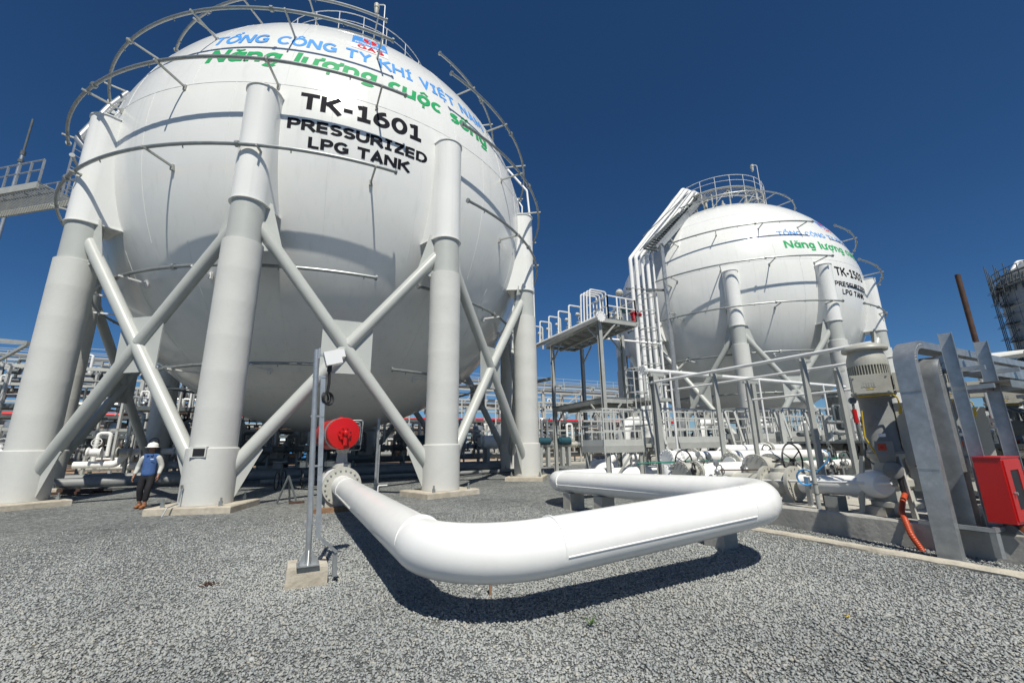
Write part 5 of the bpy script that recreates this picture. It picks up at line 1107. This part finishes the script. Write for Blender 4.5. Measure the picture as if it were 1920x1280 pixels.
for k, (pa, z, rr, mt) in enumerate(((49.6, 4.52, .2, 'redp'), (51, 4.3, .18, 'galv'), (51.5, 6.6, .22, 'galv'), (50.3, 6.55, .14, 'mach'), (52, 8.9, .2, 'mach'), (57.5, 4.8, .3, 'dark'), (58.5, 7.9, .2, 'galv'), (58, 10.7, .2, 'mach'), (49.8, 3.3, .2, 'rust'), (49.3, 2.2, .2, 'galv'))):
    line('rack_pipe', lab[k], [G(pa, -60, z), G(pa, 55, z)], rr, mt, group='pipes along the racks', n=12)
def manifold(loc, label, mp='pipe', mr=('pipe', 'galv', 'whitesteel', 'mach', 'pipe'), mv=('whitesteel', 'valve', 'dark', 'whitesteel', 'valve')):
    t = thing('valve_manifold', label, 'valves', loc, 'valve manifolds behind the big tank'); o = Vector(loc); rn = random.Random(8)
    b = MB(); b.tube(rpath([o - B * 3 + Z * .75, o - B * 1.4 + Z * .75, o - B * .9 + Z * 1.35, o + B * 3 + Z * 1.35], .3), .17, 12); b.tube([o - B * 3 + Z * .6 + A * .8, o + B * 3 + Z * .6 + A * .8], .2, 12); b.build('manifold_pipe', mp, t)
    for k in range(5):
        q = o + B * (-2.4 + 1.2 * k) + A * .4; hh = rn.uniform(2.0, 3.4); b = MB(); b.tube(rpath([q + Z * .6, q + Z * hh, q + B * .5 + Z * hh, q + B * .5 + Z * hh * .5], .15), .09, 10); b.build('riser', mr[k], t)
    for k in range(5):
        q = o + B * (-2.2 + 1.15 * k) - A * .3 + Z * 1.35; b = MB(); b.lathe([(.12, -.3), (.26, -.28), (.26, -.22), (.18, -.15), (.2, 0), (.18, .15), (.26, .22), (.26, .28), (.12, .3)], q, B, 12); b.cyl(q, q + Z * .45, .06, 8); b.ring(q + Z * .5, (Z * .3 - A), .2, .02, 16, 5); b.bar(q + Z * .5 - B * .2, q + Z * .5 + B * .2, .02, .02); b.build('valve', mv[k], t)
    b = MB()
    for e in (-2.6, -1, .6, 2.2): b.bar(o + B * e, o + B * e + Z * 1.2, .12, .12); b.bar(o + B * e + A * .9, o + B * e + A * .9 + Z * 2.6, .12, .12)
    b.bar(o - B * 2.6 + A * .9 + Z * 2.5, o + B * 2.2 + A * .9 + Z * 2.5, .12, .14); b.build('stand', 'steel', t, smooth=False)
    b = MB(); b.lathe([(.0, 1.6), (.4, 1.7), (.45, 2.0), (.45, 2.6), (.4, 2.9), (.0, 3.0)], o + A * 1.6 + B * .8, Z, 16); b.cyl(o + A * 1.6 + B * .8 + Z * .1, o + A * 1.6 + B * .8 + Z * 1.7, .1, 8); b.build('filter_pot', 'galv', t)
    return t
m0 = manifold(G(28.5, -13, .09), 'white valve manifold with a dog-leg pipe nearest the left column')
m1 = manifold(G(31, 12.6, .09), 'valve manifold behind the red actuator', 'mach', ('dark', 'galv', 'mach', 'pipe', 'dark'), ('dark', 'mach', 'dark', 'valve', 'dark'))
names = ['valve manifold beside the walking man', 'valve manifold right of the walking man', 'valve manifold behind the rear columns, left of the pole', 'valve manifold behind the red actuator', 'valve manifold behind the second front column', 'valve manifold beyond the right rear column', 'valve manifold seen between the tanks', 'valve manifold under the tall platform']
for k in range(8):
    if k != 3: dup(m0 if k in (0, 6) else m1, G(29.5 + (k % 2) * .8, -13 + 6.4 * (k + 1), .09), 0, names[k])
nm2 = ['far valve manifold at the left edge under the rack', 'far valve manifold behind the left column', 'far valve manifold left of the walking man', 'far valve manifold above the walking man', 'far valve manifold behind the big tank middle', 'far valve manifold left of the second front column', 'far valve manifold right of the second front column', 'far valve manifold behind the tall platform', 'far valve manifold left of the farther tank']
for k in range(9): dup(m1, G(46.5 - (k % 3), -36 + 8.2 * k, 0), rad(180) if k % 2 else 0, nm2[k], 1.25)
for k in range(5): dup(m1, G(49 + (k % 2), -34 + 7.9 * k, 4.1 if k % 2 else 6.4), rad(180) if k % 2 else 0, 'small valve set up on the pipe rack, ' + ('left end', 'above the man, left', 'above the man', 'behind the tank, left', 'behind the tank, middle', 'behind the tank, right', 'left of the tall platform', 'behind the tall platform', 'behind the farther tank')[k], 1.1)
# dark, crowded process structures between the manifolds and the racks
def process(loc, label, L=17.0, sd=1, shade_decks=(2.5, 4.0), H=6.4):
    t = thing('process_structure', label, 'process unit', loc, 'crowded process structures behind the big tank'); o = Vector(loc); rn = random.Random(sd)
    for z in shade_decks:
        b = MB(); b.box(o + B * L / 2 + A * 1.6 + Z * z, L, 3.2, .07); b.bar(o + Z * z, o + B * L + Z * z, .1, .24); b.build('deck', 'dark', t, smooth=False)  # solid dark decks, added to throw shade on the pipework below
    b = MB()
    for k in range(int(L / 2.8) + 1):
        for e in (0, 3.2): b.bar(o + B * 2.8 * k + A * e, o + B * 2.8 * k + A * e + Z * H, .14, .14)
    b.bar(o + Z * (H - .1), o + B * L + Z * (H - .1), .12, .2); b.build('frame', 'steelL', t, smooth=False)
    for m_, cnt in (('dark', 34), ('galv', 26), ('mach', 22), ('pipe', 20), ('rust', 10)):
        b = MB()
        for k in range(cnt):
            x, y, z = rn.uniform(0, L), rn.uniform(.1, 3), rn.choice((.4, .9, 1.5, 2.1, 2.9, 3.4, 4.4, 5.0, 5.6)) * H / 6.4; r_ = rn.uniform(.03, .11); l_ = rn.uniform(.6, 3.2); q = o + B * x + A * y + Z * z
            kind = rn.random()
            if kind < .4: b.tube([q, q + B * min(l_, L - x)], r_, 8)
            elif kind < .65: b.tube(rpath([q, q + Z * l_ * .4, q + Z * l_ * .4 + B * .4, q + B * .4 - Z * .2], .1, 4), r_ * .8, 8)
            elif kind < .85: b.lathe([(.05, -.2), (.16, -.18), (.16, -.12), (.09, -.08), (.13, 0), (.09, .08), (.16, .12), (.16, .18), (.05, .2)], q, B, 10); b.cyl(q, q + Z * .35, .04, 6); b.ring(q + Z * .36, Z - A * .6, .13, .018, 12, 5)
            else: b.lathe([(.0, 0), (.16, .03), (.2, .1), (.2, rn.uniform(.4, .9)), (.1, .95), (.0, 1.0)], q - Z * .3, Z, 12)
        b.build('pipework', m_, t)['kind'] = 'stuff'
    return t
for k, (pb, lb_) in enumerate(((-52, 'crowded process unit at the left edge, under the rack'), (-34, 'crowded process unit behind the walking man'), (-16, 'crowded process unit behind the middle of the big tank'), (2, 'crowded process unit behind the right half of the big tank'), (20, 'crowded process unit behind the tall platform'))):
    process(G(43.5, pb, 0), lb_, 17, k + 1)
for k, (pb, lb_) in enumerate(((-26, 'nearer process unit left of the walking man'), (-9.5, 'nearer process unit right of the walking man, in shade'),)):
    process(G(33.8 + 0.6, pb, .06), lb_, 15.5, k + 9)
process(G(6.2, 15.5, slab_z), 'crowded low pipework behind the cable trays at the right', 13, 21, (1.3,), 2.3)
process(G(2.6, 13.2, slab_z), 'crowded low pipework between the posts at the right edge', 11, 22, (1.2,), 2.0)
def vessel(loc, label, r_, L, mt):
    t = thing('vessel', label, 'vessel', loc, 'small vessels behind the tanks'); o = Vector(loc)
    b = MB(); b.lathe([(0, -L / 2 - r_ * .4), (r_ * .7, -L / 2 - r_ * .25), (r_, -L / 2), (r_, L / 2), (r_ * .7, L / 2 + r_ * .25), (0, L / 2 + r_ * .4)], o + Z * 1.7, B, 24); b.build('drum', mt, t)
    b = MB(); b.flange(o + Z * 1.7 - B * (L / 2 + r_ * .38), B, r_ * .7, .1, 10, .03); b.build('end_flange', mt, t)
    b = MB()
    for e in (-L / 3, L / 3): b.box(o + B * e + Z * .65, .2, r_ * 1.2, 1.3)
    b.build('saddle', 'steel', t, smooth=False)
vessel(G(26.5, 12.2, 0), 'white horizontal drum right of the big tank', .42, 2.0, 'whitesteel'); vessel(G(26.0, 15.6, 0), 'dark teal pump drum left of the tall platform post', .26, .9, 'teal'); vessel(G(27.5, 8.2, 0), 'dark teal drum behind the rear right column', .5, 2.4, 'teal'); vessel(G(26.4, 17.6, 0), 'dark teal pump drum under the tall platform', .3, .8, 'teal')
for k, (pb, w_, h_, mt, lb_) in enumerate(((16, 9, 3.4, 'roofw', 'white low building with dark openings far behind the red actuator'), (3, 7, 3.0, 'lblue', 'pale blue hut far behind the bicycles'), (-8, 10, 4, 'roofw', 'white shed far behind the walking man'))):
    pa = 62; t = thing('building', lb_, 'building', G(pa, pb, 0))
    b = MB(); b.box(G(pa + 3, pb, h_ / 2), w_, 6, h_); b.build('wall', mt, t, smooth=False)
    b = MB(); b.box(G(pa + 3, pb, h_ + .1), w_ + .8, 6.8, .2); b.build('roof', 'roofw', t, smooth=False)
    for j in range(3): b = MB(); b.box(G(pa - .03, pb - w_ * .3 + w_ * .3 * j, h_ * .45), w_ * .18, .08, h_ * .6); b.build('window', 'dark', t, smooth=False)
# right: white cylinder tank with scaffolding, white roof
s = PY(1886, 600, 70); rr = 11.0; cen = Vector((s.x + rr * .72, s.y - rr * .70, 0)); zt = PY(1893, 545, 70).z
t = thing('storage_tank', 'big white cylindrical storage tank cut off by the right edge', 'storage tank', cen)
b = MB(); b.lathe([(rr, 0), (rr, zt)] + [(rr * math.cos(rad(a)), zt + 5 * math.sin(rad(a))) for a in range(10, 91, 10)], cen, Z, 64); b.build('tank_shell', 'tower', t)
b = MB()
for z in (zt + .1, zt - 4, zt - 12, zt - 20): b.ring(cen + Z * z, Z, rr + .05, .12, 64, 6)
b.build('shell_band', 'steel', t)
b = MB(); zz = zt + 1.2; b.ring(cen + Z * (zz + 1.1), Z, rr + .6, .05, 64, 5); b.ring(cen + Z * zz, Z, rr + .6, .15, 64, 6); b.ring(cen + Z * (zz - 1.8), Z, rr + .35, .25, 64, 6)
for k in range(64): a = 2 * PI * k / 64; q = cen + Vector((math.cos(a), math.sin(a), 0)) * (rr + .6); b.bar(q + Z * (zz - 3), q + Z * (zz + 1.1), .1, .1); b.bar(q + Z * (zz - 3), cen + Vector((math.cos(a), math.sin(a), 0)) * rr + Z * (zz - .3), .12, .12)
b.build('top_walkway', 'dark', t, smooth=False)
q = PY(1896, 512, 68); b = MB(); b.tube(rpath([q - Z * 6, q, q + Z * 2 + Vector((1.6, 0, 0)), q + Z * 2.1 + Vector((3, 0, 0))], .8), .3, 12); b.build('vent_pipe', 'whitesteel', t)
sc0 = PY(1876, 600, 68); t = thing('scaffolding', 'dark scaffolding climbing the left side of the cylindrical tank', 'scaffolding', (sc0.x, sc0.y, 0)); ev = Vector((.75, -.66, 0)); eu = Vector((.66, .75, 0))
b = MB()
for i in range(3):
    for j in range(3): q = Vector((sc0.x, sc0.y, 0)) + ev * (i * 1.1) - eu * (j * 1.2 - 1); b.bar(q, q + Z * (zt + 4 - j), .09, .09)
b.build('standard', 'dark', t, smooth=False)
for k in range(13):
    z = 2.0 * k + 1; b = MB()
    if z > zt + 3: break
    for i in range(3): q = Vector((sc0.x, sc0.y, z)) + ev * (i * 1.1); b.bar(q + eu * 1.2, q - eu * 1.8, .07, .07)
    for j in range(3): q = Vector((sc0.x, sc0.y, z)) - eu * (j * 1.2 - 1); b.bar(q - ev * .5, q + ev * 2.8, .07, .07)
    b.build('ledger', 'dark', t, smooth=False)
for k in range(9):
    z = 3.0 * k + 1.5; b = MB()
    if z > zt + 2: break
    q = Vector((sc0.x, sc0.y, z)); b.prism([q + ev * .4 + eu * .9, q + ev * 2.4 + eu * .9, q + ev * 2.4 - eu * .9, q + ev * .4 - eu * .9], Z * .08); b.bar(q + ev * .2, q + ev * 2.4 + Z * 3, .25, .08)
    b.build('scaffold_board', 'black', t, smooth=False)
r0, r1 = PY(1852, 672, 30), PY(2060, 640, 30)
t = thing('shed_roof', 'low white shed roof behind the cable trays at the right', 'shed', ((r0.x + r1.x) / 2, 30, 0)); b = MB(); b.prism([r0, r1, r1 + Vector((0, 5, -.2)), r0 + Vector((0, 5, .8)), ], Z * .12); b.build('roof', 'roofw', t, smooth=False)
for x in (.02, .5, .98):
    q = r0.lerp(r1, x); b = MB(); b.bar(Vector((q.x, q.y + .2, 0)), q + Vector((0, .2, 0)), .2, .2); b.build('post', 'steel', t, smooth=False)
# weeds
def weed(loc, label, s, mt_=None):
    rn = random.Random(9); b = MB(); o = Vector(loc)
    for k in range(22):
        a = rn.uniform(0, 6.28); L = rn.uniform(.06, .16) * s; d = Vector((math.cos(a), math.sin(a), 0)); w_ = d.cross(Z) * .004; m_ = o + d * L * .5 + Z * L * .6; e = o + d * L + Z * L * rn.uniform(.3, .8); b.add([o - w_, o + w_, m_ + w_, m_ - w_, e], [(0, 1, 2, 3), (3, 2, 4)])
    return tag(b.build('weed' if s > .5 else 'dry_leaf', mt_ or M['leaf'], smooth=False), label, 'weed' if s > .5 else 'leaf')
weed(Q(1108, 1172, .02), 'small green weed in the gravel below the white pipe', .9)
o = weed(Q(1590, 1158, .02), 'tiny dry yellow leaf on the gravel at the lower right', .3, M['yellow'])
rn = random.Random(31); b = MB(); q = Q(390, 1096, .02)
for k in range(14): d = Vector((rn.uniform(-1, 1), rn.uniform(-.5, .5), rn.uniform(-.05, .35))).normalized(); c_ = q + Vector((rn.gauss(0, .05), rn.gauss(0, .03), .012)); b.bar(c_ - d * rn.uniform(.01, .05), c_ + d * rn.uniform(.01, .05), .012, .008)
tag(b.build('twig_litter', 'rust', smooth=False), 'small heap of dark dry litter on the gravel left of the pole', 'litter')

# ------------------------------------------------------------------ the man
def skin(name, nodes, edges, mt, parent, sub=1, root=0):
    ks = list(nodes); me = bpy.data.meshes.new(name); me.from_pydata([nodes[k][0] for k in ks], [(ks.index(a), ks.index(b_)) for a, b_ in edges], [])
    o = bpy.data.objects.new(name, me); COL.objects.link(o); o.modifiers.new('skin', 'SKIN'); md = o.modifiers.new('sub', 'SUBSURF'); md.levels = md.render_levels = sub
    for i, k in enumerate(ks):
        rr = nodes[k][1]; me.skin_vertices[0].data[i].radius = rr if isinstance(rr, tuple) else (rr, rr)
        me.skin_vertices[0].data[i].use_root = (i == root)
    ev = o.evaluated_get(bpy.context.evaluated_depsgraph_get()); m2 = bpy.data.meshes.new_from_object(ev); m2.name = name
    bpy.data.objects.remove(o); m2.polygons.foreach_set('use_smooth', [True] * len(m2.polygons)); m2.materials.clear(); m2.materials.append(M[mt])
    o = bpy.data.objects.new(name, m2); COL.objects.link(o); o.parent = parent; return o
man = thing('person', 'man in a white helmet, blue vest and dark trousers walking by the tank columns', 'person', (-10.12, 12.25, 0))
N = {'pelvis': ((0, 0, .90), (.13, .095)), 'waist': ((0, .005, 1.04), (.125, .09)), 'chest': ((0, 0, 1.24), (.13, .09)), 'collar': ((0, .01, 1.36), (.075, .05)), 'neck': ((0, 0, 1.44), .05), 'chin': ((0, -.015, 1.51), (.062, .07)), 'head': ((0, -.01, 1.58), (.074, .088)), 'crown': ((0, 0, 1.65), (.066, .08))}
E_ = [('pelvis', 'waist'), ('waist', 'chest'), ('chest', 'collar'), ('collar', 'neck'), ('neck', 'chin'), ('chin', 'head'), ('head', 'crown')]
for s, nm in ((-1, 'l'), (1, 'r')):
    el = (s * .255, .05, 1.09) if s < 0 else (s * .25, .05, 1.09); wr = (s * .275, -.06, .87) if s < 0 else (s * .25, -.07, .86)
    N.update({nm + 'sh': ((s * .17, .01, 1.335), .045), nm + 'el': (el, .043), nm + 'wr': (wr, .03), nm + 'pm': ((wr[0] + s * .004, wr[1] - .025, wr[2] - .07), (.036, .02))})
    E_ += [('collar', nm + 'sh'), (nm + 'sh', nm + 'el'), (nm + 'el', nm + 'wr'), (nm + 'wr', nm + 'pm')]
    pm = N[nm + 'pm'][0]
    for k in range(4):
        dy = -.03 + .02 * k; L = (.034, .04, .038, .028)[k]
        N[f'{nm}f{k}a'] = ((pm[0] + s * .004, pm[1] + dy, pm[2] - .042), .0095); N[f'{nm}f{k}b'] = ((pm[0] - s * .008, pm[1] + dy - .008, pm[2] - .042 - L), .0085); N[f'{nm}f{k}c'] = ((pm[0] - s * .026, pm[1] + dy - .012, pm[2] - .05 - L * 1.5), .0075)
        E_ += [(nm + 'pm', f'{nm}f{k}a'), (f'{nm}f{k}a', f'{nm}f{k}b'), (f'{nm}f{k}b', f'{nm}f{k}c')]
    N[nm + 'ta'] = ((pm[0] - s * .018, pm[1] - .042, pm[2] + .012), .0105); N[nm + 'tb'] = ((pm[0] - s * .026, pm[1] - .06, pm[2] - .026), .009); E_ += [(nm + 'pm', nm + 'ta'), (nm + 'ta', nm + 'tb')]
LEG = {'l': [(-.095, 0, .86), (-.11, -.03, .48), (-.10, .05, .09), (-.105, -.07, .045)], 'r': [(.095, 0, .86), (.085, -.10, .49), (.065, -.10, .09), (.06, -.23, .045)]}
for nm in 'lr':
    for k, (pt, rr) in enumerate(zip(LEG[nm], (.085, .055, .04, .036))): N[f'{nm}g{k}'] = (pt, rr)
    E_ += [('pelvis', nm + 'g0')] + [(f'{nm}g{k}', f'{nm}g{k+1}') for k in range(3)]
skin('body', N, E_, 'skin', man, 2)
V = {'a': ((0, 0, .80), (.178, .14)), 'a2': ((0, 0, .93), (.172, .132)), 'b': ((0, .005, 1.04), (.16, .12)), 'c': ((0, 0, 1.24), (.185, .135)), 'd': ((0, .01, 1.375), (.145, .10)), 'e': ((0, .005, 1.44), (.08, .075)), 'l': ((-.19, .01, 1.345), .09), 'r': ((.19, .01, 1.345), .09)}
skin('vest', V, [('a', 'a2'), ('a2', 'b'), ('b', 'c'), ('c', 'd'), ('d', 'e'), ('d', 'l'), ('d', 'r')], 'vest', man, 2)
for nm in 'lr':
    sh, el, wr = N[nm + 'sh'][0], N[nm + 'el'][0], N[nm + 'wr'][0]; sk = lambda t_: tuple(el[i] + (wr[i] - el[i]) * t_ for i in range(3))
    skin('sleeve', {'z': ((sh[0] * .6, sh[1], sh[2] + .01), .07), 'a': (sh, .082), 'b': (el, .068), 'c': (sk(.5), .052), 'd': (sk(.93), .044)}, [('z', 'a'), ('a', 'b'), ('b', 'c'), ('c', 'd')], 'shirt', man, 2)
T_ = {'p': ((0, 0, 1.02), (.14, .105)), 'q': ((0, 0, .84), (.15, .115))}; TE = [('p', 'q')]
for nm in 'lr':
    g = LEG[nm]; T_.update({nm + '0': ((g[0][0], 0, .80), .10), nm + '1': (g[1], .078), nm + '2': ((g[2][0], g[2][1], .17), .066)}); TE += [('q', nm + '0'), (nm + '0', nm + '1'), (nm + '1', nm + '2')]
skin('trousers', T_, TE, 'trouser', man, 2)
for nm in 'lr':
    g = LEG[nm]; skin('boot', {'a': ((g[2][0], g[2][1], .17), .05), 'b': ((g[2][0], g[2][1] + .01, .06), .055), 'c': ((g[3][0], g[3][1], .048), (.05, .045)), 'd': ((g[3][0], g[3][1] - .06, .042), (.042, .036))}, [('a', 'b'), ('b', 'c'), ('c', 'd')], 'boot', man, 2)
mo = Vector(man.location)
b = MB(); b.lathe([(.165, 1.605), (.166, 1.613), (.122, 1.622), (.120, 1.66), (.105, 1.705), (.07, 1.735), (.0, 1.747)], mo + Vector((0, -.012, 0)), Z, 32); hl = b.build('helmet', 'helmet', man)
for v in hl.data.vertices:
    if v.co.z < 1.618 and v.co.y > -.02: v.co.x *= .8; v.co.y = -.012 + (v.co.y + .012) * .8
b = MB(); b.tube([mo + Vector((0, -.075, 1.735)), mo + Vector((0, -.01, 1.755)), mo + Vector((0, .06, 1.738))], .012, 8); b.build('helmet_ridge', 'helmet', hl)
for s in (-1, 1):
    b = MB(); b.sphere(mo + Vector((s * .03, -.088, 1.585)), .011, 10, 8); b.build('eye', 'black', man)
    b = MB(); b.sphere(mo + Vector((s * .078, .0, 1.565)), .024, 10, 8, (.35, .7, 1.1)); b.build('ear', 'skin', man)
b = MB(); b.prism([mo + Vector((-.012, -.092, 1.545)), mo + Vector((.012, -.092, 1.545)), mo + Vector((0, -.088, 1.585))], Vector((0, -.02, -.004))); b.build('nose', 'skin', man)
b = MB(); b.sphere(mo + Vector((0, -.078, 1.522)), .02, 10, 6, (1.1, .4, .3)); b.build('mouth', 'brick', man)
b = MB(); b.sphere(mo + Vector((0, .02, 1.585)), .084, 16, 10, (.98, .92, .9)); b.build('hair', 'black', man)
b = MB(); b.box(mo + Vector((.08, -.143, 1.29)), .07, .004, .02, x=Vector((1, 0, 0)), y=Vector((0, 1, 0))); b.build('chest_badge', 'txtw', man, smooth=False)
b = MB()
for s in (-1, 1): b.prism([mo + Vector((s * .01, -.098, 1.40)), mo + Vector((s * .075, -.085, 1.44)), mo + Vector((s * .07, -.09, 1.37))], Vector((0, -.015, 0)))
b.build('vest_collar', 'vest', man, smooth=False)
man.rotation_euler = (0, 0, rad(18)); man.scale = (1.06, 1.05, 1.0)
